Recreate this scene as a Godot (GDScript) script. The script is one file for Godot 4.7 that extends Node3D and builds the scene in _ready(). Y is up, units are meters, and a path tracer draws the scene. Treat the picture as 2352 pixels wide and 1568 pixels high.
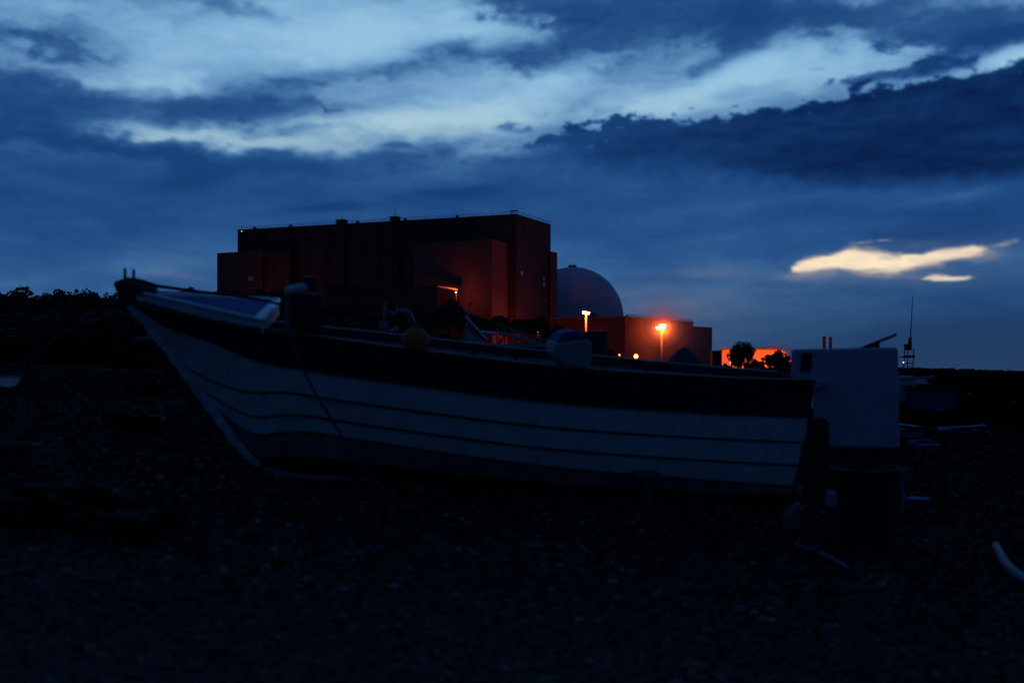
extends Node3D
# A clinker fishing boat on a shingle beach at dusk, a power station lit by sodium lamps behind it.
# World: the camera looks along -z (west), y up, metres.

const EYE := 1.25          # height of the lens
const FOCAL := 2308.0      # focal length in units of 1/2352 of the frame's width
var rng := RandomNumberGenerator.new()
var M := {}

const SKY_BASE := [[0,0.4],[2.41,0.44],[3.89,0.47],[5.86,0.44],[8.31,0.37],[10.24,0.34],[11.68,0.38],[12.86,0.5],[14.27,0.64],[16.35,0.66],[18.38,0.68],[20.37,0.62],[24.61,0.5],[32.26,0.34],[46.79,0.22]]
const SKY_TONES := [[-7.8,18.56,7.44,2.11,3,0.34],
	[-13.07,17.06,5.96,1.49,-5,0.16],
	[-2.38,19.04,2.23,1.24,20,0.2],
	[-19.91,15.42,3.23,0.84,-6,0.26],
	[-18.81,15.19,1.24,0.4,0,0.12],
	[-21.86,17.14,3.97,1.24,10,0.06],
	[-20.13,12.77,4.47,0.4,-2,0.22],
	[-14.94,12.56,6.95,0.5,2,0.34],
	[-8.77,13.42,5.71,0.74,-6,0.25],
	[-4.85,13.75,5.46,1.04,-6,0.3],
	[-1.89,15.54,3.97,1.24,-15,0.2],
	[2.33,16.11,2.98,1.12,-25,0.22],
	[-1.64,12.5,3.47,0.99,-20,0.16],
	[-25.6,11.31,1.49,0.3,5,0.16],
	[10.41,15.53,4.96,0.94,-22,0.3],
	[14.2,16.54,5.96,0.94,-14,0.26],
	[7.99,14.94,3.47,0.84,-15,0.2],
	[19.65,16.95,4.96,0.74,-6,0.16],
	[26.57,15.78,1.74,0.55,-20,0.3],
	[10.89,14.48,3.72,0.55,-5,0.14],
	[17.42,15.96,2.98,0.65,-6,0.14],
	[-25.81,14.37,3.23,1.74,10,-0.224],
	[-26.21,13.07,4.22,0.99,6,-0.224],
	[-25.2,17.35,3.72,1.24,15,-0.08],
	[-14.94,19.2,4.22,0.55,8,-0.192],
	[-23.97,16.48,3.72,0.6,14,-0.16],
	[-20.13,14.13,5.46,0.6,-2,-0.192],
	[-14.94,14.48,3.72,0.84,-6,-0.208],
	[-11.65,15.92,3.23,0.65,-12,-0.24],
	[-7.8,16.66,2.98,0.6,-6,-0.24],
	[-3.62,17.68,2.98,0.84,-14,-0.256],
	[0.1,17.48,3.23,0.79,4,-0.272],
	[3.82,18.12,2.98,0.99,-10,-0.24],
	[-1.89,17.02,4.22,0.74,-4,-0.14],
	[1.59,19.93,3.97,0.89,10,-0.24],
	[9.45,19.25,6.45,1.74,4,-0.34],
	[12.56,17.97,3.23,1.49,-55,-0.22],
	[10.17,15.99,2.98,0.65,-33,-0.2],
	[7.5,15.19,1.74,0.5,-30,-0.1],
	[16.28,18.98,4.96,0.89,6,-0.3],
	[23.51,17.78,4.71,0.99,4,-0.34],
	[22.03,17.12,2.23,0.35,4,-0.22],
	[24.75,16.38,2.73,0.5,-16,-0.3],
	[25.97,16.84,2.23,0.6,10,-0.26],
	[-10.82,14.42,0.5,0.12,16,-0.208],
	[-11.65,13.3,2.73,0.22,-6,-0.14],
	[-17.91,10.62,2.36,0.5,-8,-0.24],
	[-10.22,9.18,2.73,0.25,-4,-0.2],
	[-3.12,10.18,3.47,0.37,-8,-0.2],
	[-1.64,10.43,1.49,0.2,-5,-0.06],
	[-23.97,12,5.96,0.4,4,-0.18],
	[-19.03,11.51,7.44,0.45,4,-0.16],
	[-11.65,11.79,6.45,0.45,-3,-0.1],
	[-7.31,12.29,4.96,0.3,0,-0.1],
	[-25,8.64,6.45,1.49,0,-0.05],
	[-22.92,6.76,7.44,1.24,0,-0.05],
	[24.95,7.98,4.96,0.99,-4,-0.14],
	[22.88,6.99,3.47,0.65,-2,-0.14],
	[15.13,8.49,6.45,0.74,-4,-0.03],
	[25.97,2.16,7.44,2.23,0,-0.16],
	[17.42,1.35,8.68,1.74,0,-0.07],
	[12.79,9.05,4.96,0.35,-5,0.05],
	[23.93,9.27,3.47,0.35,-4,0.07],
	[-20.78,4.91,5.46,0.4,3,-0.05],
	[-19.03,5.78,3.97,0.55,-8,0.06],
	[-15.41,7.07,1.49,0.4,0,0.05]]
const SKY_DARK_CLOUDS := [{"top": [[0.72,12.67],[2.83,13.65],[3.82,13.84],[6.03,14.19],[7.99,14.23],[9.93,13.97],[11.37,13.96],[12.79,14.07],[14.2,14.26],[15.82,14.15],[17.42,14.4],[18.76,14.91],[20.52,15.01],[22.03,15.08],[23.93,15.22],[25.16,15.33],[27,15.35],[29.84,15.28],[33.44,14.34]], "bottom": [[0.72,12.51],[2.83,12.49],[5.54,11.72],[7.99,11.47],[10.41,11.21],[13.97,10.69],[17.42,10.29],[21.82,9.97],[27,9.9],[29.84,9.95],[33.44,11.39]], "depth": 0.9, "soft_top": 0.174, "soft_bottom": 0.844, "ragged": 0.645},
	{"top": [[16.74,15.47],[18.76,15.52],[20.74,15.77],[22.46,16.02],[23.93,15.96],[25.56,15.45]], "bottom": [[16.74,15.38],[18.76,15.26],[20.74,15.3],[22.46,15.25],[23.93,15.33],[25.56,15.45]], "depth": 0.55, "soft_top": 0.199, "soft_bottom": 0.223, "ragged": 0.596},
	{"top": [[13.73,14.24],[14.9,14.37],[16.28,14.17]], "bottom": [[13.73,14.15],[14.9,13.99],[16.28,14.03]], "depth": 0.7, "soft_top": 0.124, "soft_bottom": 0.174, "ragged": 0.347},
	{"top": [[-1.02,13.73],[-0.27,13.99],[0.47,14.01],[1.34,13.61]], "bottom": [[-1.02,13.71],[-0.27,13.57],[0.47,13.47],[1.34,13.56]], "depth": 0.5, "soft_top": 0.099, "soft_bottom": 0.174, "ragged": 0.174},
	{"top": [[-7.6,12.71],[-6.7,12.87],[-5.96,12.84],[-5.35,12.64]], "bottom": [[-7.6,12.61],[-6.7,12.54],[-5.96,12.56],[-5.35,12.62]], "depth": 0.42, "soft_top": 0.099, "soft_bottom": 0.174, "ragged": 0.099},
	{"top": [[16.51,16.19],[16.96,16.26],[17.53,16.11]], "bottom": [[16.51,16.17],[16.96,16.07],[17.53,16.09]], "depth": 0.3, "soft_top": 0.099, "soft_bottom": 0.124, "ragged": 0.099},
	]
const SKY_WARM_CLOUDS := [{"top": [[15.08,5.66],[15.82,6.02],[16.74,6.32],[17.87,6.61],[18.87,6.76],[19.43,6.64],[20.09,6.48],[20.96,6.33],[22.03,6.35],[23.3,6.47],[24.54,6.56],[25.77,6.61],[26.76,6.71],[27.16,6.68]], "bottom": [[15.08,5.52],[15.73,5.46],[17.1,5.51],[18.67,5.46],[20,5.33],[21.09,5.31],[22.37,5.65],[23.51,5.83],[24.54,5.96],[25.77,6.26],[26.57,6.57],[27.16,6.66]], "depth": 1, "soft_top": 0.397, "soft_bottom": 0.447, "ragged": 0.223},
	{"top": [[22.03,5.16],[22.88,5.2],[23.93,5.09],[25.06,4.94]], "bottom": [[22.03,5.03],[22.88,4.84],[23.93,4.8],[25.06,4.91]], "depth": 0.85, "soft_top": 0.174, "soft_bottom": 0.099, "ragged": 0.099},
	{"top": [[19.1,7.03],[20.31,7.13],[20.96,7.04]], "bottom": [[19.1,6.93],[20.31,7.02],[20.96,6.99]], "depth": 0.45, "soft_top": 0.074, "soft_bottom": 0.074, "ragged": 0.124},
	]
const SKY_PINKS := [[20.96,5.94,6.45,1.04,-6,0.42], [11.01,5.59,1.74,0.27,0,0.5], [-17.91,5.11,1.24,0.22,2,0.55], [-19.25,5.26,0.74,0.2,0,0.35], [16.05,5.35,2.23,0.3,0,0.5], [23.51,4.93,3.47,0.4,0,0.35], [9.2,3.35,5.46,1.74,0,0.42], [-16.78,5.85,2.98,0.99,0,0.12]]

# ---------------------------------------------------------------- placing and naming
func at(px: float, py: float, depth: float) -> Vector3:      # the point that a sight line meets at that distance
	return Vector3((px - 1176.0) / FOCAL * depth, EYE + (857.0 - py) / FOCAL * depth, -depth)

func soft_clamp(v: float, lo: float, hi: float) -> float:
	var m := (lo + hi) * 0.5
	var h := (hi - lo) * 0.5
	return m + h * tanh((v - m) / h)

func ground_height(x: float, z: float) -> float:
	var d := -z
	var h := 0.19 - 0.112 * soft_clamp(x, -9.0, 6.5) + 0.03 * (soft_clamp(d, -6.0, 24.0) - 9.3)
	h += 0.03 * sin(x * 0.9 + 0.4 * d) * sin(d * 0.55 - 0.3 * x) * smoothstep(2.0, 5.0, d)
	if d > 55.0:
		h += 0.35 * smoothstep(55.0, 110.0, d) * (0.5 + 0.5 * sin(x * 0.043 + 1.0) * cos(d * 0.03))
	return h

func numbered(called: String) -> String:
	if not has_node(NodePath(called)):
		return called
	var k := 1
	while has_node(NodePath("%s_%03d" % [called, k])):
		k += 1
	return "%s_%03d" % [called, k]

func tag(o: Node, label: String, category: String, group := "") -> Node:
	o.set_meta("label", label)
	o.set_meta("category", category)
	if group != "":
		o.set_meta("group", group)
	return o

func thing(called: String, label: String, category: String, where: Transform3D, group := "") -> Node3D:
	var o := Node3D.new()
	o.name = numbered(called)
	add_child(o)
	o.transform = where
	tag(o, label, category, group)
	return o

func here(p: Vector3, turn := 0.0) -> Transform3D:
	return Transform3D(Basis(Vector3.UP, turn), p)

func obj(called: String, st: SurfaceTool, mat: Material, parent: Node = null) -> MeshInstance3D:
	var o := MeshInstance3D.new()
	st.generate_normals()
	o.mesh = st.commit()
	o.material_override = null
	o.mesh.surface_set_material(0, mat)
	if parent == null:
		o.name = numbered(called)
		add_child(o)
	else:
		o.name = called
		parent.add_child(o, true)
	return o

func struct(o: Node) -> Node:
	o.set_meta("kind", "structure")
	return o

# ---------------------------------------------------------------- shapes (corners listed counter-clockwise as seen from outside)
func begin(smooth := false) -> SurfaceTool:
	var st := SurfaceTool.new()
	st.begin(Mesh.PRIMITIVE_TRIANGLES)
	st.set_smooth_group(0 if smooth else -1)
	return st

func tri(st: SurfaceTool, a: Vector3, b: Vector3, c: Vector3) -> void:
	st.add_vertex(a)
	st.add_vertex(c)
	st.add_vertex(b)

func quad(st: SurfaceTool, a: Vector3, b: Vector3, c: Vector3, d: Vector3) -> void:
	tri(st, a, b, c)
	tri(st, a, c, d)

func box(st: SurfaceTool, c: Vector3, s: Vector3, b := Basis.IDENTITY, bevel := 0.0) -> void:
	# a box, its edges chamfered by bevel
	var h := s * 0.5
	var e := minf(bevel, minf(h.x, minf(h.y, h.z)) * 0.9)
	if e <= 0.0:
		for axis in 3:
			for sg in [-1.0, 1.0]:
				var n := Vector3.ZERO
				n[axis] = sg
				var u := Vector3.ZERO
				u[(axis + 1) % 3] = 1.0
				var v := n.cross(u)
				var p := []
				for k in [[-1, -1], [1, -1], [1, 1], [-1, 1]]:
					p.append(c + b * ((n + u * k[0] + v * k[1]) * h))
				quad(st, p[0], p[1], p[2], p[3])
		return
	for axis in 3:
		for sg in [-1.0, 1.0]:
			var n := Vector3.ZERO
			n[axis] = sg
			var u := Vector3.ZERO
			u[(axis + 1) % 3] = 1.0
			var v := n.cross(u)
			var inner := h - Vector3(e, e, e)
			var p := []
			for k in [[-1, -1], [1, -1], [1, 1], [-1, 1]]:
				p.append(c + b * (n * h + (u * k[0] + v * k[1]) * inner))
			quad(st, p[0], p[1], p[2], p[3])
	for axis in 3:                     # edges along this axis
		var i := (axis + 1) % 3
		var j := (axis + 2) % 3
		for si in [-1.0, 1.0]:
			for sj in [-1.0, 1.0]:
				var p := []
				for k in [[0, -1], [0, 1], [1, 1], [1, -1]]:
					var q := Vector3.ZERO
					q[axis] = k[1] * (h[axis] - e)
					q[i] = si * (h[i] - (e if k[0] == 1 else 0.0))
					q[j] = sj * (h[j] - (0.0 if k[0] == 1 else e))
					p.append(c + b * q)
				if si * sj < 0.0:
					quad(st, p[0], p[1], p[2], p[3])
				else:
					quad(st, p[3], p[2], p[1], p[0])
	for sx in [-1.0, 1.0]:
		for sy in [-1.0, 1.0]:
			for sz in [-1.0, 1.0]:
				var s3 := Vector3(sx, sy, sz)
				var a := c + b * (s3 * (h - Vector3(0, e, e)))
				var b2 := c + b * (s3 * (h - Vector3(e, 0, e)))
				var c2 := c + b * (s3 * (h - Vector3(e, e, 0)))
				if sx * sy * sz > 0.0:
					tri(st, a, b2, c2)
				else:
					tri(st, a, c2, b2)

func area(poly: PackedVector2Array) -> float:
	var a := 0.0
	for i in poly.size():
		a += poly[i].cross(poly[(i + 1) % poly.size()])
	return a * 0.5

func prism(st: SurfaceTool, outline: PackedVector2Array, y0: float, y1: float) -> void:
	# outline in (x, -z), standing from y0 to y1
	var p := outline.duplicate()
	if area(p) < 0.0:
		p.reverse()
	var n := p.size()
	for i in n:
		var a := p[i]
		var b := p[(i + 1) % n]
		quad(st, Vector3(a.x, y0, -a.y), Vector3(b.x, y0, -b.y), Vector3(b.x, y1, -b.y), Vector3(a.x, y1, -a.y))
	var t := Geometry2D.triangulate_polygon(p)
	for k in range(0, t.size(), 3):
		var a := p[t[k]]
		var b := p[t[k + 1]]
		var c := p[t[k + 2]]
		if (b - a).cross(c - a) < 0.0:
			var w := b
			b = c
			c = w
		tri(st, Vector3(a.x, y1, -a.y), Vector3(b.x, y1, -b.y), Vector3(c.x, y1, -c.y))
		tri(st, Vector3(a.x, y0, -a.y), Vector3(c.x, y0, -c.y), Vector3(b.x, y0, -b.y))

func slab(st: SurfaceTool, outline: PackedVector2Array, z0: float, z1: float, bevel: float) -> void:
	# outline in (x, y), thick from z0 to z1 (z1 nearer), rims chamfered
	var p := outline.duplicate()
	if area(p) < 0.0:
		p.reverse()
	var inset := p.duplicate()
	var n := p.size()
	for i in n:
		var d1 := (p[i] - p[(i + n - 1) % n]).normalized()
		var d2 := (p[(i + 1) % n] - p[i]).normalized()
		var nn := (Vector2(-d1.y, d1.x) + Vector2(-d2.y, d2.x)).normalized()
		inset[i] = p[i] + nn * bevel
	for i in n:
		var j := (i + 1) % n
		var a := Vector3(p[i].x, p[i].y, z0 + bevel)
		var b := Vector3(p[j].x, p[j].y, z0 + bevel)
		var c := Vector3(p[j].x, p[j].y, z1 - bevel)
		var d := Vector3(p[i].x, p[i].y, z1 - bevel)
		quad(st, a, b, c, d)
		var e := Vector3(inset[i].x, inset[i].y, z1)
		var f := Vector3(inset[j].x, inset[j].y, z1)
		quad(st, d, c, f, e)
		var g := Vector3(inset[i].x, inset[i].y, z0)
		var h := Vector3(inset[j].x, inset[j].y, z0)
		quad(st, g, h, b, a)
	var t := Geometry2D.triangulate_polygon(inset)
	for k in range(0, t.size(), 3):
		var a := inset[t[k]]
		var b := inset[t[k + 1]]
		var c := inset[t[k + 2]]
		if (b - a).cross(c - a) < 0.0:
			var w := b
			b = c
			c = w
		tri(st, Vector3(a.x, a.y, z1), Vector3(b.x, b.y, z1), Vector3(c.x, c.y, z1))
		tri(st, Vector3(a.x, a.y, z0), Vector3(c.x, c.y, z0), Vector3(b.x, b.y, z0))

func tube(st: SurfaceTool, pts: Array, r0: float, r1 := -1.0, sides := 8) -> void:
	var n := pts.size()
	if r1 < 0.0:
		r1 = r0
	var rings := []
	var side := Vector3.ZERO
	for i in n:
		var d: Vector3 = (pts[mini(i + 1, n - 1)] - pts[maxi(i - 1, 0)]).normalized()
		if i == 0:
			side = d.cross(Vector3.UP)
			if side.length() < 0.05:
				side = d.cross(Vector3.RIGHT)
		side = (side - d * side.dot(d)).normalized()
		var up := side.cross(d)
		var r := lerpf(r0, r1, float(i) / maxf(1.0, n - 1))
		var ring := []
		for k in sides:
			var w := TAU * k / sides
			ring.append(pts[i] + (side * cos(w) + up * sin(w)) * r)
		rings.append(ring)
	for i in n - 1:
		for k in sides:
			var l := (k + 1) % sides
			quad(st, rings[i][l], rings[i][k], rings[i + 1][k], rings[i + 1][l])
	for k in range(1, sides - 1):
		tri(st, rings[0][0], rings[0][k], rings[0][k + 1])
		tri(st, rings[n - 1][0], rings[n - 1][k + 1], rings[n - 1][k])

func lathe(st: SurfaceTool, profile: Array, sides: int, xf := Transform3D.IDENTITY) -> void:
	# profile: Vector2(radius, height) from the bottom up
	for i in profile.size() - 1:
		for k in sides:
			var a := TAU * k / sides
			var b := TAU * (k + 1) / sides
			var p0: Vector2 = profile[i]
			var p1: Vector2 = profile[i + 1]
			var q := [Vector3(p0.x * cos(a), p0.y, -p0.x * sin(a)), Vector3(p0.x * cos(b), p0.y, -p0.x * sin(b)), Vector3(p1.x * cos(b), p1.y, -p1.x * sin(b)), Vector3(p1.x * cos(a), p1.y, -p1.x * sin(a))]
			if p0.x < 1e-5:
				tri(st, xf * q[0], xf * q[2], xf * q[3])
			elif p1.x < 1e-5:
				tri(st, xf * q[0], xf * q[1], xf * q[2])
			else:
				quad(st, xf * q[0], xf * q[1], xf * q[2], xf * q[3])

func sampled(table: Array, x: float) -> float:               # a smooth curve through [x, y] pairs
	var n := table.size()
	if x <= table[0][0]:
		return table[0][1]
	if x >= table[n - 1][0]:
		return table[n - 1][1]
	var i := 0
	while table[i + 1][0] < x:
		i += 1
	var h: float = table[i + 1][0] - table[i][0]
	var d: float = (table[i + 1][1] - table[i][1]) / h
	var m0: float = d if i == 0 else (table[i + 1][1] - table[i - 1][1]) / (table[i + 1][0] - table[i - 1][0])
	var m1: float = d if i == n - 2 else (table[i + 2][1] - table[i][1]) / (table[i + 2][0] - table[i][0])
	var t: float = (x - table[i][0]) / h
	return table[i][1] * (1 - t) * (1 - t) * (1 + 2 * t) + m0 * h * t * (1 - t) * (1 - t) + table[i + 1][1] * t * t * (3 - 2 * t) - m1 * h * t * t * (1 - t)

func linear_at(table: Array, x: float) -> float:
	if x <= table[0][0]:
		return table[0][1]
	for i in table.size() - 1:
		if x <= table[i + 1][0]:
			return lerpf(table[i][1], table[i + 1][1], (x - table[i][0]) / maxf(1e-6, table[i + 1][0] - table[i][0]))
	return table[-1][1]

# ---------------------------------------------------------------- materials
func mat(called: String, r: float, g: float, b: float, rough := 0.8, metal := 0.0) -> StandardMaterial3D:
	var m := StandardMaterial3D.new()                         # r, g, b: linear base colour
	m.resource_name = called
	m.albedo_color = Color(r, g, b).linear_to_srgb()
	m.roughness = rough
	m.metallic = metal
	M[called] = m
	return m

func grain(m: StandardMaterial3D, seed_: int, frequency: float, low: float, scale: float, octaves := 4, height := 0.0) -> void:
	# uneven tone (and relief) over the whole material, laid on in the object's own space
	var n := FastNoiseLite.new()
	n.seed = seed_
	n.frequency = frequency
	n.fractal_octaves = octaves
	var t := NoiseTexture2D.new()
	t.width = 256
	t.height = 256
	t.seamless = true
	t.noise = n
	var ramp := Gradient.new()
	ramp.set_color(0, Color(low, low, low))
	ramp.set_color(1, Color(1, 1, 1))
	t.color_ramp = ramp
	m.albedo_texture = t
	m.uv1_triplanar = true
	m.uv1_scale = Vector3.ONE * scale
	if height > 0.0:
		m.heightmap_enabled = true
		m.heightmap_texture = t
		m.heightmap_scale = height

func glow(called: String, r: float, g: float, b: float, energy: float) -> StandardMaterial3D:
	var m := mat(called, 0.5, 0.5, 0.5)
	m.emission_enabled = true
	m.emission = Color(r, g, b).linear_to_srgb()
	m.emission_energy_multiplier = energy
	return m

func make_materials() -> void:
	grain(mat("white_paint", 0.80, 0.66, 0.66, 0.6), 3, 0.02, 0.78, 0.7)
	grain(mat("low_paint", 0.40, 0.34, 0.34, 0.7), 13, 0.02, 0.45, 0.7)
	grain(mat("stem_paint", 0.70, 0.63, 0.68, 0.5), 4, 0.03, 0.7, 1.0)
	grain(mat("navy_paint", 0.012, 0.016, 0.035, 0.75), 5, 0.03, 0.6, 1.0)
	grain(mat("bottom_paint", 0.02, 0.018, 0.02, 0.9), 6, 0.03, 0.5, 1.0)
	grain(mat("inner_paint", 0.62, 0.55, 0.56, 0.7), 7, 0.03, 0.5, 1.0)
	grain(mat("inner_dark", 0.05, 0.055, 0.065, 0.8), 8, 0.03, 0.5, 1.0)
	grain(mat("old_wood", 0.16, 0.14, 0.115, 0.85), 9, 0.05, 0.5, 2.0)
	grain(mat("lap_shadow_tone", 0.10, 0.085, 0.085, 0.9), 17, 0.05, 0.4, 1.5)  # tone of the shadow lines painted under the hull laps
	mat("deck_blue", 0.02, 0.05, 0.26, 0.6)
	mat("deck_white", 0.8, 0.78, 0.8, 0.4)
	mat("black_iron", 0.012, 0.012, 0.014, 0.6)
	mat("black_plastic", 0.004, 0.004, 0.005, 0.8)
	mat("dark_cabinet", 0.014, 0.015, 0.02, 0.85)
	mat("grey_trim", 0.16, 0.17, 0.19, 0.6)
	mat("steel", 0.35, 0.37, 0.4, 0.4, 0.7)
	mat("tin", 0.15, 0.15, 0.15, 0.5, 0.3)
	mat("yellow_buoy", 0.50, 0.105, 0.004, 0.7)
	mat("red_plastic", 0.45, 0.03, 0.02, 0.5)
	mat("rope", 0.03, 0.03, 0.035, 0.95)
	mat("yellow_rope", 0.22, 0.17, 0.04, 0.95)
	mat("pale_rope", 0.35, 0.36, 0.38, 0.95)
	grain(mat("engine_white", 0.46, 0.39, 0.45, 0.6), 12, 0.015, 0.88, 1.0)
	mat("tarp_blue", 0.02, 0.04, 0.2, 0.8)
	mat("tarp_dark", 0.04, 0.035, 0.07, 0.85)
	mat("crate_blue", 0.02, 0.025, 0.10, 0.7)
	mat("white_plastic", 0.25, 0.23, 0.26, 0.6)
	mat("blue_pipe", 0.12, 0.2, 0.34, 0.6)
	mat("purple_tray", 0.05, 0.04, 0.18, 0.6)
	mat("pale_debris", 0.12, 0.11, 0.10, 0.9)
	mat("bush_leaf", 0.035, 0.045, 0.02, 0.85).vertex_color_use_as_albedo = true
	M.bush_leaf.albedo_color = Color.WHITE
	mat("bark", 0.05, 0.04, 0.03, 0.95)
	mat("scrub", 0.03, 0.035, 0.018, 0.95)
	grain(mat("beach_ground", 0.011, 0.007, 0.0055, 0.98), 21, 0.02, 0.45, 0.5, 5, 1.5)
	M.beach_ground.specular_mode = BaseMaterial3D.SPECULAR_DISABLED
	M.beach_ground.uv1_world_triplanar = true
	var pb := mat("pebble", 1, 1, 1, 0.75)
	pb.vertex_color_use_as_albedo = true
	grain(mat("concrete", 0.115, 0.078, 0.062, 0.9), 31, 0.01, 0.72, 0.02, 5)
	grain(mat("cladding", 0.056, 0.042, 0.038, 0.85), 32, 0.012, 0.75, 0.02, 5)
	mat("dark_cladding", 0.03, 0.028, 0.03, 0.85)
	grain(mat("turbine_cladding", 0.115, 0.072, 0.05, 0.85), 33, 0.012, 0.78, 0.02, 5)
	mat("dome_white", 0.45, 0.42, 0.47, 0.7)
	mat("hall_wall", 0.5, 0.46, 0.42, 0.85)
	mat("hall_roof", 0.10, 0.10, 0.10, 0.8)
	mat("rail", 0.06, 0.06, 0.06, 0.6)
	mat("mast_paint", 0.55, 0.55, 0.52, 0.6)
	mat("window_glass", 0.30, 0.32, 0.42, 0.12)
	mat("chimney_brick", 0.06, 0.04, 0.035, 0.9)
	glow("sodium_lens", 1.0, 0.62, 0.24, 14.0)
	glow("orange_lens", 1.0, 0.32, 0.07, 5.0)
	glow("white_lens", 1.0, 0.86, 0.7, 1.6)
	glow("green_lens", 0.1, 1.0, 0.35, 2.0)

# ---------------------------------------------------------------- sky
var n_warp := FastNoiseLite.new()
var n_streak := FastNoiseLite.new()
var n_rag := FastNoiseLite.new()
var n_fine := FastNoiseLite.new()
var tones := []
var pinks := []
var near_tones := []
var near_bearing := 1000.0
const RAMP := [[0.0, 0.006, 0.055, 0.18], [0.15, 0.035, 0.155, 0.345], [0.33, 0.095, 0.27, 0.505], [0.5, 0.21, 0.40, 0.615], [0.68, 0.38, 0.56, 0.74], [0.85, 0.545, 0.71, 0.83], [1.0, 0.67, 0.81, 0.88], [1.2, 0.74, 0.86, 0.91]]

func prepare(list: Array) -> Array:
	var o := []
	for b in list:
		var w := deg_to_rad(-b[4])
		o.append([b[0], b[1], cos(w) / b[2], sin(w) / b[2], -sin(w) / b[3], cos(w) / b[3], b[5], 2.2 * sqrt(pow(b[2] * cos(w), 2.0) + pow(b[3] * sin(w), 2.0)) + 0.8])
	return o

func mass(c: Dictionary, a: float, e: float, rag: float) -> float:
	var top: Array = c.top
	if a < top[0][0] - 0.6 or a > top[-1][0] + 0.6:
		return 0.0
	var hi: float = linear_at(top, a) + rag * c.ragged
	var lo: float = linear_at(c.bottom, a) - rag * c.ragged * 0.5
	var taper := smoothstep(top[0][0] - 0.3, top[0][0] + 0.5, a + rag * 0.3) * (1.0 - smoothstep(top[-1][0] - 0.5, top[-1][0] + 0.3, a + rag * 0.3))
	return (1.0 - smoothstep(hi - c.soft_top, hi + c.soft_top, e)) * smoothstep(lo - c.soft_bottom, lo + c.soft_bottom, e) * taper

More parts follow.
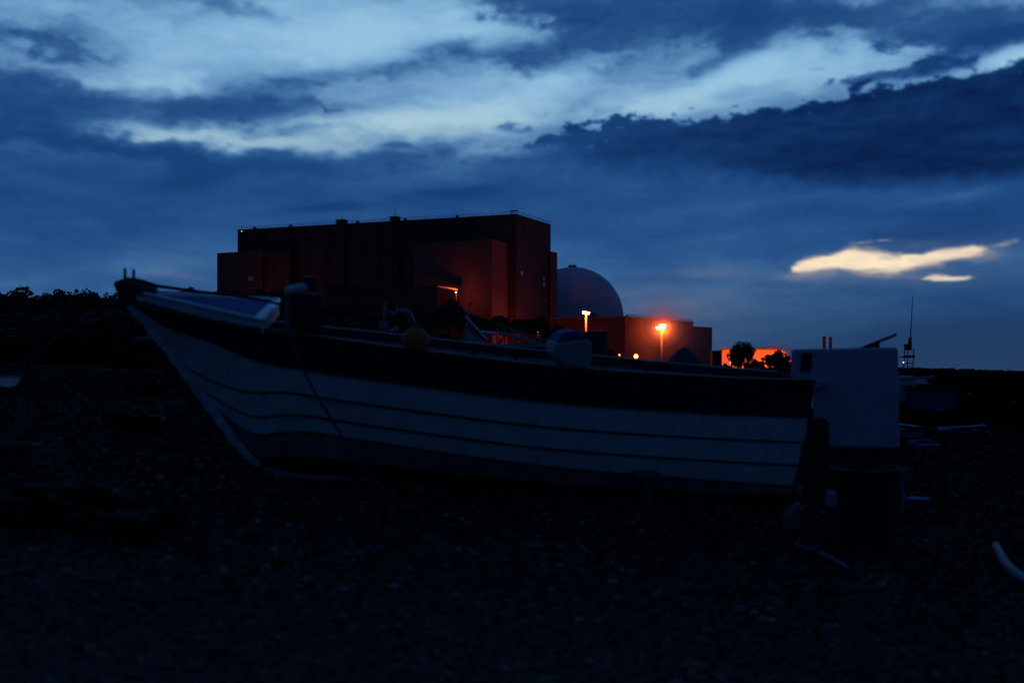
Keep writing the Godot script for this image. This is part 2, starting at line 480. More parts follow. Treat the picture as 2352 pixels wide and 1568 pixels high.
func sky_color(a: float, e: float) -> Color:
	# a, e: bearing from west and elevation in degrees; linear radiance
	var wx := n_warp.get_noise_3d(a * 1.0, e * 2.4, 3.0) * 1.1
	var wy := n_warp.get_noise_3d(a * 1.0 + 80.0, e * 2.4, 9.0) * 0.42
	var a2 := a + wx
	var e2 := e + wy
	var west := 0.5 + 0.5 * cos(deg_to_rad(a))               # 1 towards the afterglow, 0 away from it
	var rag := n_rag.get_noise_2d(a, e * 1.7)
	var high := smoothstep(9.0, 12.0, e)
	var curl := n_fine.get_noise_2d(a * 0.8 + 40.0, e * 1.6)
	a2 += (rag * 0.7 + curl * 1.3) * high
	e2 += (rag * 0.22 + curl * 0.38) * high
	var t: float = linear_at(SKY_BASE, e2)
	if absf(a - near_bearing) > 1e-6:                         # the patches that reach this bearing
		near_bearing = a
		near_tones = tones.filter(func(b): return absf(a - b[0]) < b[7])
	for b in near_tones:
		var dx: float = a2 - b[0]
		var dy: float = e2 - b[1]
		var u: float = dx * b[2] + dy * b[3]
		if u > 2.4 or u < -2.4:
			continue
		var v: float = dx * b[4] + dy * b[5]
		var q := u * u + v * v
		if q < 5.0:
			t += b[6] * exp(-q * 1.1)
	var streak := n_streak.get_noise_2d(a2 * 1.0 + e * 0.9, e2 * 5.0 - a * 0.25)
	var fine := n_fine.get_noise_2d(a * 1.0 + e * 0.8, e * 3.2)
	t += streak * lerpf(0.07, 0.17, high) + fine * lerpf(0.025, 0.055, high) + rag * 0.02 + maxf(0.0, rag * 0.9 + fine) * lerpf(0.0, -0.16, high) * (1.0 - smoothstep(0.5, 0.85, t))
	if t < 0.42:
		t = 0.42 - lerpf(0.19, 0.125, high) * tanh((0.42 - t) / 0.27)
	t = minf(t, 1.15)
	var side := absf(a)
	if side > 29.0:                                           # beyond the afterglow the cloud thickens
		t = lerpf(t, 0.29 + 0.2 * streak + 0.08 * rag, smoothstep(29.0, 75.0, side))
	for c in SKY_DARK_CLOUDS:
		var k := mass(c, a + fine * 0.25, e, rag + fine * 0.5)
		if k > 0.0:
			k *= smoothstep(-0.55, -0.05, rag * 0.8 + fine * 0.7 + maxf(0.0, a - 2.0) * 0.05 + maxf(0.0, 13.4 - e) * 0.25)
			var body := 0.12 + 0.05 * fine + 0.13 * (1.0 - smoothstep(3.0, 20.0, a)) + 0.06 * streak
			t = lerpf(t, body, k * c.depth)
	var col := Color(RAMP[0][1], RAMP[0][2], RAMP[0][3])
	for i in RAMP.size() - 1:
		if t <= RAMP[i + 1][0] or i == RAMP.size() - 2:
			var f := clampf((t - RAMP[i][0]) / (RAMP[i + 1][0] - RAMP[i][0]), 0.0, 1.0)
			col = Color(lerpf(RAMP[i][1], RAMP[i + 1][1], f), lerpf(RAMP[i][2], RAMP[i + 1][2], f), lerpf(RAMP[i][3], RAMP[i + 1][3], f))
			break
	if e > 12.5 and t > 0.4:                                  # bluer where the thin cloud is high
		col = col.lerp(Color(0.47, 0.70, 0.88), 0.55 * smoothstep(12.5, 17.0, e) * smoothstep(0.4, 0.9, t))
	# greyer low in the air, greener where the far cloud is thin
	if e < 16.0 and t > 0.55:
		var g := smoothstep(0.55, 0.95, t) * (1.0 - smoothstep(11.5, 16.0, e))
		col = col.lerp(Color(0.56, 0.70, 0.76), g * 0.6)
	if e < 7.5:
		var g := (1.0 - smoothstep(-1.0, 7.5, e))
		var low := Color(0.23, 0.36, 0.52).lerp(Color(0.15, 0.215, 0.295), smoothstep(0.0, 22.0, a))
		col = col.lerp(low, g * 0.62)
	for b in pinks:
		var dx: float = a2 - b[0]
		var dy: float = e2 - b[1]
		var u: float = dx * b[2] + dy * b[3]
		var v: float = dx * b[4] + dy * b[5]
		var q := u * u + v * v
		if q < 5.0:
			col = col.lerp(Color(0.56, 0.50, 0.56), b[6] * exp(-q) * (0.75 + 0.5 * streak) * 0.75)
	for c in SKY_WARM_CLOUDS:
		var k := mass(c, a + fine * 0.2, e, n_rag.get_noise_2d(a * 0.55, e * 3.2) + fine * 0.5)
		if k > 0.0:
			var rim := smoothstep(0.30, 0.95, k)
			var warm := Color(1.0, 0.905, 0.76).lerp(Color(0.84, 0.78, 0.72), clampf(0.25 + streak * 1.8 + fine + smoothstep(24.0, 27.5, a) * 0.5, 0.0, 1.0) * 0.6)
			k = smoothstep(0.12, 0.88, k + (0.34 * fine + 0.24 * rag + 0.3 * streak) * (1.0 - 0.5 * k))
			col = col.lerp(Color(0.60, 0.55, 0.56).lerp(warm, rim), k * c.depth)
	var grey := col.r * 0.3 + col.g * 0.55 + col.b * 0.15
	var lin := col.lerp(Color(grey, grey, grey), 0.07).srgb_to_linear()
	# dusk: away from the afterglow, and overhead, the sky is much darker
	var dusk := lerpf(0.62, 1.0, smoothstep(0.35, 0.93, west))
	dusk *= lerpf(1.0, 0.8, smoothstep(26.0, 75.0, e))
	return Color(lin.r * dusk, lin.g * dusk, lin.b * dusk)

func make_sky() -> Sky:
	n_warp.seed = 11
	n_warp.frequency = 0.11
	n_warp.fractal_octaves = 3
	n_streak.seed = 23
	n_streak.frequency = 0.11
	n_streak.fractal_octaves = 4
	n_fine.seed = 37
	n_fine.frequency = 0.42
	n_fine.fractal_octaves = 4
	n_rag.seed = 45
	n_rag.frequency = 0.55
	n_rag.fractal_octaves = 4
	n_rag.fractal_gain = 0.55
	tones = prepare(SKY_TONES)
	pinks = prepare(SKY_PINKS)
	var whole := Image.create(384, 192, false, Image.FORMAT_RGBF)
	for x in 384:
		for y in 98:
			var e := 90.0 - (y + 0.5) * 180.0 / 192.0
			whole.set_pixel(x, y, sky_color((x + 0.5) * 360.0 / 384.0 - 180.0, e))
		for y in range(98, 192):
			whole.set_pixel(x, y, whole.get_pixel(x, 96))
	whole.resize(4096, 2048, Image.INTERPOLATE_CUBIC)
	var k := 4096.0 / 360.0
	var x0 := int(2048.0 - 32.0 * k)
	var x1 := int(2048.0 + 32.0 * k)
	var y0 := int(1024.0 - 22.5 * k)
	var y1 := int(1024.0 + 1.5 * k)
	for x in range(x0, x1):
		for y in range(y0, y1):
			var e := (1024.0 - y - 0.5) / k
			whole.set_pixel(x, y, sky_color((x + 0.5 - 2048.0) / k, e))
	var m := PanoramaSkyMaterial.new()
	m.panorama = ImageTexture.create_from_image(whole)
	var s := Sky.new()
	s.sky_material = m
	return s

# ---------------------------------------------------------------- the beach
func make_ground() -> void:
	var xs := []
	var zs := []
	var x := -14.0
	while x < 14.01:
		xs.append(x)
		x += 0.28
	for k in 34:
		var far := 14.0 + pow(1.155, k) * 0.4 * (k + 1)
		xs.append(far)
		xs.push_front(-far)
	var z := 2.0
	while z > -18.0:
		zs.append(z)
		z -= 0.28
	for k in 40:
		zs.append(-18.0 - pow(1.14, k) * 0.35 * (k + 1))
	zs.push_front(-0.0 + 12.0)
	zs.push_front(60.0)
	zs.push_front(600.0)
	var st := begin(true)
	for i in zs.size() - 1:
		for j in xs.size() - 1:
			var p := []
			for c in [[j, i], [j, i + 1], [j + 1, i + 1], [j + 1, i]]:
				p.append(Vector3(xs[c[0]], ground_height(xs[c[0]], zs[c[1]]), zs[c[1]]))
			quad(st, p[3], p[2], p[1], p[0])
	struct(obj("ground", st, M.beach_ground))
	# shingle: nobody could count it
	var stone := begin(true)
	var cell := SphereMesh.new()
	cell.radial_segments = 8
	cell.rings = 4
	cell.radius = 0.5
	cell.height = 0.62
	var arr := cell.get_mesh_arrays()
	var vs: PackedVector3Array = arr[Mesh.ARRAY_VERTEX]
	var ix: PackedInt32Array = arr[Mesh.ARRAY_INDEX]
	for k in ix:
		var v := vs[k]
		stone.add_vertex(v * (1.0 + 0.16 * sin(v.x * 5.0 + v.z * 3.0) + 0.1 * cos(v.z * 7.0)))
	stone.generate_normals()
	var pebble := stone.commit()
	pebble.surface_set_material(0, M.pebble)
	var spots := []
	var n := 120000
	for k in n:
		var d := 3.2 + 23.0 * pow(rng.randf(), 2.2)
		var sx := rng.randf_range(-0.62, 0.62) * d
		spots.append([sx, d])
	var mm := MultiMesh.new()
	mm.transform_format = MultiMesh.TRANSFORM_3D
	mm.use_colors = true
	mm.mesh = pebble
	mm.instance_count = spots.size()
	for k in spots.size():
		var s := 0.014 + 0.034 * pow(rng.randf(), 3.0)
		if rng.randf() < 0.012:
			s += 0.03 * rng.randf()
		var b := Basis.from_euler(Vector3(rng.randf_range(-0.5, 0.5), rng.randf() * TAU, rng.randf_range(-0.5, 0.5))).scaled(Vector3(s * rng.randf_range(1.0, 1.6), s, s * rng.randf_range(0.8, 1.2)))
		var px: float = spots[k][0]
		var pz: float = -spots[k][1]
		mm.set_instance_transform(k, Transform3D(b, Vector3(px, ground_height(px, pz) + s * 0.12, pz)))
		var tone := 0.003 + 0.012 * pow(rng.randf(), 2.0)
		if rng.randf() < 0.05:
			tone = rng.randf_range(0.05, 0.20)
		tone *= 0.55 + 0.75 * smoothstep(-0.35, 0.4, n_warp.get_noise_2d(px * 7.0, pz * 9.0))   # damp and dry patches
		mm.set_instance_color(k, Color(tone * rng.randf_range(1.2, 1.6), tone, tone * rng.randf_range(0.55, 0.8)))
	var mi := MultiMeshInstance3D.new()
	mi.name = "shingle"
	mi.multimesh = mm
	add_child(mi)
	tag(mi, "loose dark shingle of rounded pebbles covering the beach around the boat", "shingle")
	mi.set_meta("kind", "stuff")

# ---------------------------------------------------------------- the power station
func foot(list: Array) -> PackedVector2Array:                 # [pixel column, distance] pairs to a footprint in (x, -z)
	var p := PackedVector2Array()
	for c in list:
		p.append(Vector2((c[0] - 1176.0) / FOCAL * c[1], c[1]))
	return p

func railing(st: SurfaceTool, a: Vector3, b: Vector3, h: float, posts: int, r := 0.05) -> void:
	for k in posts + 1:
		var p := a.lerp(b, float(k) / posts)
		tube(st, [p, p + Vector3.UP * h], r, r, 4)
	for f in [0.5, 1.0]:
		tube(st, [a + Vector3.UP * h * f, b + Vector3.UP * h * f], r, r, 4)

func window_on(parent: Node, mid: Vector3, along: Vector3, w: float, h: float) -> void:
	var out_ := Vector3(along.z, 0, -along.x)
	if out_.z < 0.0:
		out_ = -out_
	var b := Basis(along, Vector3.UP, along.cross(Vector3.UP))
	var st := begin()
	var t := 0.25
	for s in [-1.0, 1.0]:
		box(st, mid + out_ * 0.15 + Vector3.UP * s * (h * 0.5 + t * 0.5), Vector3(w + 2 * t, t, 0.3), b)
		box(st, mid + out_ * 0.15 + along * s * (w * 0.5 + t * 0.5), Vector3(t, h, 0.3), b)
	var f := obj("window", st, M.dark_cladding, parent)
	for k in 3:
		var g := begin()
		box(g, mid + out_ * 0.08 + along * w * (k - 1) / 3.0, Vector3(w / 3.0 - 0.12, h, 0.06), b)
		obj("pane", g, M.window_glass, f)

func make_station() -> void:
	# the reactor building: a tall windowless block with a lower annexe at each end
	var a := thing("reactor_building", "huge windowless slab sided power station block beside the dome, dimly lit red", "building", here(Vector3.ZERO))
	var left := foot([[545, 421.5]])[0]
	var corner := foot([[1186, 380.0]])[0]
	var right := foot([[1265, 407.0]])[0]
	var back := left + (right - corner)
	var top := 60.8
	var st := begin()
	prism(st, PackedVector2Array([left, corner, right, back]), -2.0, top)
	obj("main_block", st, M.cladding, a)
	st = begin()
	var inset := (right - corner).normalized()
	prism(st, PackedVector2Array([left + inset * 0.0, corner, corner + inset * 0.8, left + inset * 0.8]), top, top + 0.7)
	prism(st, PackedVector2Array([corner + inset * 0.8, right, right - (corner - left).normalized() * 0.8, corner + inset * 0.8 - (corner - left).normalized() * 0.8]), top, top + 0.7)
	obj("parapet", st, M.dark_cladding, a)
	var along := (corner - left).normalized()
	var out2 := Vector2(along.y, -along.x)
	var al3 := Vector3(along.x, 0, -along.y)
	var out3 := Vector3(out2.x, 0, -out2.y)
	# stair towers standing proud of the long wall, capped above the roof
	for px in [[785.0, 9.2], [907.5, 8.2]]:
		var s: float = (px[0] - 1176.0) / FOCAL
		# where this sight line meets the long wall
		var d: float = (left.x * along.y - left.y * along.x) / (s * along.y - along.x)
		var c := Vector2(s * d, d)
		var w: float = px[1] * 0.19
		st = begin()
		prism(st, PackedVector2Array([c - along * w + out2 * 1.6, c + along * w + out2 * 1.6, c + along * w - out2 * 1.5, c - along * w - out2 * 1.5]), -2.0, top + 1.9)
		prism(st, PackedVector2Array([c - along * (w + .25) + out2 * 1.9, c + along * (w + .25) + out2 * 1.9, c + along * (w + .25) - out2 * 1.7, c - along * (w + .25) - out2 * 1.7]), top + 1.9, top + 2.2)
		obj("stair_tower", st, M.dark_cladding, a)
		st = begin()
		var m := Vector3(c.x, top + 2.2, -c.y)
		tube(st, [m, m + Vector3(0, 4.2 if px[0] > 800.0 else 2.2, 0)], 0.12, 0.05, 5)
		obj("roof_aerial", st, M.rail, a)
	# recessed bays between pilasters on the long wall
	for k in 16:
		var c := left.lerp(corner, (k + 0.5) / 16.0)
		if c.x > -34.0:
			continue
		st = begin()
		prism(st, PackedVector2Array([c - along * 0.35 + out2 * 0.5, c + along * 0.35 + out2 * 0.5, c + along * 0.35 - out2 * 0.2, c - along * 0.35 - out2 * 0.2]), 22.0, top - 1.0)
		obj("pilaster", st, M.cladding, a)
	# left annexe, in two blocks with a joint
	st = begin()
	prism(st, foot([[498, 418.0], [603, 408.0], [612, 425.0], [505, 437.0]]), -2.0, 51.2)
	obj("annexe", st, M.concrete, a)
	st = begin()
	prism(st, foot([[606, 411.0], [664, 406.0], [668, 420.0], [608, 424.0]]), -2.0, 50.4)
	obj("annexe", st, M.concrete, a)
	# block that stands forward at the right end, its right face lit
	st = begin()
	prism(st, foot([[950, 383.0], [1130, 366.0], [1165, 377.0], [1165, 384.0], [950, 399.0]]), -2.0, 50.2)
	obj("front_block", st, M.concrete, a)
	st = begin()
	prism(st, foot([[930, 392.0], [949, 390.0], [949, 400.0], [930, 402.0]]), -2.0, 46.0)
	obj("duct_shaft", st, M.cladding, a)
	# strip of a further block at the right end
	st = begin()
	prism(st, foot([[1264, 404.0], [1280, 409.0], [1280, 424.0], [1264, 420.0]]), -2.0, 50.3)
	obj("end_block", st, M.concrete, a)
	# windows that show pale
	var short3 := Vector3(inset.x, 0, -inset.y)
	for w in [[1198.0, 627.0, 2.6, 1.9], [1249.0, 640.0, 2.4, 1.6], [1249.0, 654.0, 2.4, 1.6], [1249.0, 690.0, 2.2, 0.5], [1206.0, 684.0, 1.6, 0.5]]:
		var s: float = (w[0] - 1176.0) / FOCAL
		var d: float = (corner.x * inset.y - corner.y * inset.x) / (s * inset.y - inset.x)
		window_on(a, Vector3(s * d, EYE + (857.0 - w[1]) / FOCAL * d, -d), short3, w[2], w[3])
	window_on(a, Vector3((578.0 - 1176.0) / FOCAL * 410.8, EYE + (857.0 - 640.0) / FOCAL * 410.8, -410.3), Vector3(0.98, 0, 0.2).normalized(), 3.0, 2.0)
	st = begin()
	var up := Vector3.UP * (top + 0.7)
	railing(st, Vector3(left.x, 0, -left.y) + up - out3 * 0.4, Vector3(corner.x, 0, -corner.y) + up - out3 * 0.4, 1.1, 62)
	railing(st, Vector3(corner.x, 0, -corner.y) + up - out3 * 0.4, Vector3(right.x, 0, -right.y) + up, 1.1, 14)
	obj("railing", st, M.rail, a)
	st = begin()
	var g := Vector3(corner.x - 1.0, top + 0.7, -corner.y - 1.5)
	for k in 4:
		box(st, g + Vector3(k * 0.8 - 1.2, 0.7, -k * 0.3), Vector3(0.25, 1.4, 0.25))
	box(st, g + Vector3(0, 1.45, 0), Vector3(3.2, 0.2, 1.0))
	obj("roof_plant", st, M.rail, a)
	for f in [0.06, 0.2, 0.45, 0.62, 0.8]:
		st = begin()
		var q := Vector3(left.x, top + 0.7, -left.y).lerp(Vector3(corner.x, top + 0.7, -corner.y), f) - out3 * 1.5
		box(st, q + Vector3.UP * 0.5, Vector3(1.3, 1.0, 1.0))
		obj("roof_vent", st, M.rail, a)
	# low building in front of it, with a canopy over the wall lamp
	var lowb := thing("pump_house", "low dark flat roofed building whose lit canopy juts out over the wall lamp", "building", here(Vector3.ZERO))
	st = begin()
	prism(st, foot([[752, 356.0], [1004, 356.0], [1004, 366.0], [752, 372.0]]), -1.0, 31.5)
	obj("wall", st, M.dark_cladding, lowb)
	st = begin()
	prism(st, foot([[750, 355.0], [1005, 355.0], [1005, 367.0], [750, 373.0]]), 31.505, 32.1)
	obj("roof", st, M.dark_cladding, lowb)
	st = begin()
	var ca := at(1005.5, 657.5, 366.0)
	var cb := at(1051, 665.0, 366.0)
	ribbon(st, [ca, cb], 0.8, 0.55, Vector3(0, 0, 1))
	obj("canopy", st, M.hall_wall, lowb)
	st = begin()
	tube(st, [cb + Vector3(-0.4, -0.5, 0), cb + Vector3(-0.4, -31.0, 0)], 0.14, 0.14, 6)
	obj("canopy_post", st, M.rail, lowb)
	# the second reactor: a dome over flat roofed halls
	var dm := thing("reactor_dome", "white hemispherical dome rising behind the flat roofed hall, purple in the dusk", "dome", here(Vector3((1315.0 - 1176.0) / FOCAL * 466.0, -1.0, -466.0)))
	st = begin(true)
	var prof := [Vector2(23.6, 0.0), Vector2(23.6, 27.8)]
	for k in range(1, 25):
		var w := PI / 2 * k / 24.0
		prof.append(Vector2(23.6 * cos(w) if k < 24 else 0.0, 27.8 + 23.6 * sin(w)))
	lathe(st, prof, 72)
	obj("shell", st, M.dome_white, dm)
	st = begin()
	lathe(st, [Vector2(1.9, 51.0), Vector2(1.9, 52.2), Vector2(0.0, 52.2)], 16)
	for k in 6:
		tube(st, [Vector3(1.5 * cos(k), 52.2, 1.5 * sin(k)), Vector3(1.5 * cos(k), 52.9, 1.5 * sin(k))], 0.1, 0.1, 4)
	obj("crown_platform", st, M.hall_roof, dm)
	for k in 3:
		st = begin(true)
		var ring := []
		var w := PI / 2 * (k + 1) / 4.2
		for j in 49:
			ring.append(Vector3(23.66 * cos(w) * cos(TAU * j / 48), 27.8 + 23.66 * sin(w), 23.66 * cos(w) * sin(TAU * j / 48)))
		tube(st, ring, 0.06, 0.06, 4)
		obj("panel_seam", st, M.dome_white, dm)
	var hall := thing("turbine_hall", "long flat roofed hall in front of the dome, glowing orange around the lamp", "building", here(Vector3.ZERO))
	st = begin()
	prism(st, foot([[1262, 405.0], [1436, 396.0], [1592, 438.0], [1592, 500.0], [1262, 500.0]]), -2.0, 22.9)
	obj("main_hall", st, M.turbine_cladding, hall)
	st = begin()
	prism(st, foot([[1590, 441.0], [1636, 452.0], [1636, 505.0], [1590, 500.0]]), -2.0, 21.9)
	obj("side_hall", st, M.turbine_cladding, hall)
	st = begin()
	prism(st, foot([[1260, 403.5], [1436, 394.5], [1594, 437.0], [1592, 445.0], [1436, 404.0], [1262, 413.0]]), 22.905, 23.7)
	obj("parapet", st, M.hall_roof, hall)
	st = begin()
	var p0 := foot([[1438, 396.5]])[0]
	var p1 := foot([[1590, 438.0]])[0]
	railing(st, Vector3(p0.x, 23.7, -p0.y - 1.0), Vector3(p1.x, 23.7, -p1.y - 1.0), 1.0, 24, 0.08)
	obj("railing", st, M.rail, hall)
	for w in [[1358, 404.0, 2.2, 3.0], [1366, 402.0, 1.6, 2.0], [1440, 404.0, 1.2, 1.8], [1530, 424.0, 5.0, 1.0]]:
		st = begin()
		var c := foot([[w[0], w[1] + 3.0]])[0]
		box(st, Vector3(c.x, 22.9 + w[3] * 0.5, -c.y), Vector3(w[2], w[3], 1.6))
		obj("roof_vent", st, M.rail, hall)
	# the arched store, its side strongly lit
	var store := thing("arched_store", "low round roofed store lit bright orange behind the two round trees", "building", here(Vector3.ZERO))
	st = begin()
	prism(st, foot([[1659, 330.0], [1792, 330.0], [1792, 352.0], [1659, 352.0]]), -1.0, 8.9)
	obj("wall", st, M.hall_wall, store)
	st = begin()
	prism(st, foot([[1655, 328.8], [1794, 328.8], [1794, 353.0], [1655, 353.0]]), 8.905, 9.5)
	obj("roof", st, M.hall_roof, store)
	st = begin(true)
	for k in 10:
		var w0 := PI / 2 * k / 10.0
		var w1 := PI / 2 * (k + 1) / 10.0
		var c := Vector3(88.0, 2.0, -330.0)
		var e0 := c + Vector3(4.4 * cos(w0), 6.8 * sin(w0), 0.3)
		var e1 := c + Vector3(4.4 * cos(w1), 6.8 * sin(w1), 0.3)
		quad(st, e0, e0 + Vector3(0, 0, -22), e1 + Vector3(0, 0, -22), e1)
	obj("vault", st, M.hall_wall, store)
	st = begin()
	var fan := PackedVector2Array([Vector2(87.9, -1.0), Vector2(92.4, -1.0)])
	for k in 11:
		var w0 := PI / 2 * k / 10.0
		fan.append(Vector2(88.0 + 4.4 * cos(w0), 2.0 + 6.8 * sin(w0)))
	slab(st, fan, -330.3, -329.7, 0.05)
	obj("gable_wall", st, M.hall_wall, store)
	st = begin()
	tube(st, [Vector3(80.0, 9.4, -329.4), Vector3(86.0, 9.9, -329.4), Vector3(90.0, 9.3, -329.2), Vector3(93.5, 7.6, -329.0)], 0.18, 0.18, 6)
	for k in 7:
		tube(st, [Vector3(86.0 + k * 0.9, 9.7 - 0.03 * k * k, -329.3), Vector3(86.0 + k * 0.9, 10.6 - 0.035 * k * k, -329.3)], 0.06, 0.06, 4)
	tube(st, [Vector3(86.0, 10.6, -329.3), Vector3(88.7, 10.4, -329.3), Vector3(91.4, 9.4, -329.3)], 0.06, 0.06, 4)
	obj("railing", st, M.rail, store)
	st = begin()
	prism(st, foot([[1632, 335.0], [1658, 335.0], [1658, 350.0], [1632, 350.0]]), -1.0, 8.8)
	tag(obj("switch_house", st, M.cladding), "small dark flat roofed building between turbine hall and orange store", "building")
	var fin := "chimneys beyond the engine box"
	for c in [[1893.5, 772.0, "taller left chimney of the pair rising behind the white engine box"], [1908.0, 773.5, "shorter right chimney of the pair rising behind the white engine box"]]:
		var ch := thing("chimney", c[2], "chimney", here(Vector3((c[0] - 1176.0) / FOCAL * 340.0, -1.0, -340.0)), fin)
		var h: float = EYE + 1.0 + (857.0 - c[1]) / FOCAL * 340.0
		st = begin(true)
		lathe(st, [Vector2(0.62, 0.0), Vector2(0.5, h - 0.5), Vector2(0.5, h - 0.5)], 14)
		obj("stack", st, M.chimney_brick, ch)
		st = begin()
		lathe(st, [Vector2(0.6, h - 0.5), Vector2(0.6, h), Vector2(0.35, h), Vector2(0.35, h - 1.0)], 14)
		obj("rim", st, M.chimney_brick, ch)

# ---------------------------------------------------------------- lamps
const SODIUM := Color(1.0, 0.325, 0.07)

func light(parent: Node, p: Vector3, energy: float, size: float, color := SODIUM) -> void:
	var l := OmniLight3D.new()
	l.name = "lamp_light"
	l.light_color = color
	l.light_energy = energy
	l.light_size = size
	l.omni_range = 400.0
	l.omni_attenuation = 2.0
	l.shadow_enabled = true
	parent.add_child(l, true)
	l.position = p

func lamp_mast(label: String, px: float, py: float, d: float, energy: float, heads: Array, r: float) -> Node3D:
	var base := at(px, py, d)
	var h := base.y + 0.5
	var o := thing("lamp_mast", label, "lamp post", here(Vector3(base.x, -0.5, base.z)), "tall sodium lamp masts in front of the station")
	var st := begin(true)
	tube(st, [Vector3(0, 0, 0), Vector3(0, h * 0.5, 0), Vector3(0, h - 0.3, 0)], r, r * 0.7, 10)
	obj("post", st, M.mast_paint, o)
	for q in heads:
		st = begin()
		box(st, Vector3(q[0], h + q[1] + q[2] * 0.36, 0), Vector3(q[2] * 1.1, q[2] * 0.18, q[2]), Basis.IDENTITY, 0.05)
		tube(st, [Vector3(0, h - 0.4, 0), Vector3(q[0], h + q[1] + q[2] * 0.3, -0.2)], 0.1, 0.1, 6)
		var hd := obj("lamp_head", st, M.mast_paint, o)
		st = begin(true)
		lathe(st, [Vector2(0.0, -0.34), Vector2(0.3, -0.26), Vector2(0.44, -0.05), Vector2(0.46, 0.12), Vector2(0.36, 0.24), Vector2(0.0, 0.26)], 14, Transform3D(Basis.from_scale(Vector3.ONE * q[2]), Vector3(q[0], h + q[1], 0.0)))
		obj("lamp_lens", st, M.sodium_lens, hd)
	light(o, Vector3(0.0, h - 1.0, 2.2), energy, 0.4)
	return o

func small_lamp(called: String, label: String, p: Vector3, r: float, lens: Material, energy: float, color := SODIUM) -> void:
	var o := thing(called, label, "lamp", here(p))
	var st := begin(true)
	lathe(st, [Vector2(0.0, -r), Vector2(r * 0.7, -r * 0.7), Vector2(r, 0.0), Vector2(r * 0.7, r * 0.7), Vector2(0.0, r)], 12)
	obj("lamp_lens", st, lens, o)
	st = begin()
	box(st, Vector3(0, 0.0, -r * 1.5), Vector3(r * 0.4, r * 0.4, r * 1.4))
	box(st, Vector3(0, -0.5 * p.y, -r * 2.2), Vector3(r * 0.3, p.y + r, r * 0.3))
	obj("bracket", st, M.rail, o)
	if energy > 0.0:
		light(o, Vector3(0, 0, r * 1.6) if r > 0.5 else Vector3.ZERO, energy, 0.2, color)

func make_lamps() -> void:
	lamp_mast("left tall lamp mast with twin heads before the dome, post glowing orange", 1346.0, 719.0, 340.0, 170.0, [[-0.6, 0.15, 1.35], [0.75, -0.05, 1.2]], 0.42)
	lamp_mast("brightest lamp mast, glowing in front of the turbine hall wall", 1520.0, 751.0, 405.0, 260.0, [[0.35, 0.25, 2.9], [-1.7, -0.35, 1.6]], 0.5)
	for q in [[60.0, 0.006, "widest, faintest added orange mist"], [40.0, 0.006, "second widest added orange mist"], [27.0, 0.011, "third widest added orange mist"], [18.5, 0.019, "fourth widest added orange mist, close"], [12.5, 0.034, "second smallest, dense added orange mist"], [8.5, 0.075, "smallest and densest added orange mist"]]:
		var fm := FogMaterial.new()                           # fog added to imitate lens glare round the bright lamp
		fm.resource_name = "glare_fog"
		fm.density = q[1]
		fm.albedo = Color(0.9, 0.9, 0.9)
		var fog := FogVolume.new()
		fog.name = numbered("glare_fog")
		fog.shape = RenderingServer.FOG_VOLUME_SHAPE_ELLIPSOID
		fog.size = Vector3(q[0], q[0] * 0.92, minf(q[0], 14.0))
		fog.material = fm
		add_child(fog)
		fog.position = at(1520, 750, 404.0)
		tag(fog, q[2] + " around the bright lamp mast", "glare_fog")
		fog.set_meta("kind", "stuff")
	var st := begin()
	tube(st, [at(1373, 786, 300), at(1373, 759, 300), at(1384, 757, 300), at(1385, 786, 300)], 0.16, 0.16, 6)
	tag(obj("pipe_frame", st, M.mast_paint), "thin arched pipe frame lit orange right of the left lamp mast", "frame")
	small_lamp("wall_lamp", "small round lamp on the wall of the reactor building above the trees", at(1047, 671, 363.5), 0.24, M.sodium_lens, 40.0)
	small_lamp("bulkhead_lamp", "small red orange lamp low down at the foot of the turbine hall", at(1461, 818, 300.0), 0.7, M.orange_lens, 5.0)
	small_lamp("path_lamp", "tiny orange lamp just right of the blue topped tub", at(1391, 810, 300.0), 0.32, M.orange_lens, 1.2)
	small_lamp("gate_lamp", "faint tiny lamp between the two low lamps by the hall", at(1423, 815, 300.0), 0.26, M.orange_lens, 0.8)
	small_lamp("yard_lamp", "small white lamp shining through the left round tree", at(1680, 833, 290.0), 0.36, M.white_lens, 1.0, Color(1.0, 0.85, 0.7))
	small_lamp("roof_beacon", "tiny green light on the left end of the reactor building roof", at(555, 531, 421.0), 0.3, M.green_lens, 0.0)
	# lamps in the yard behind the trees, whose light shows on the walls
	small_lamp("yard_lamp", "lamp behind the shrubs at the right foot of the reactor building", at(1236, 762, 370.0), 0.22, M.orange_lens, 130.0)
	small_lamp("yard_lamp", "lamp behind the trees at the left annexe of the reactor building", at(575, 705, 384.0), 0.22, M.orange_lens, 60.0)
	small_lamp("yard_lamp", "lamp behind the left round tree that lights the store", at(1716, 818, 318.0), 0.22, M.orange_lens, 420.0)
	small_lamp("yard_lamp", "lamp behind the right round tree that lights the round end of the store", at(1790, 836, 322.0), 0.22, M.orange_lens, 150.0)

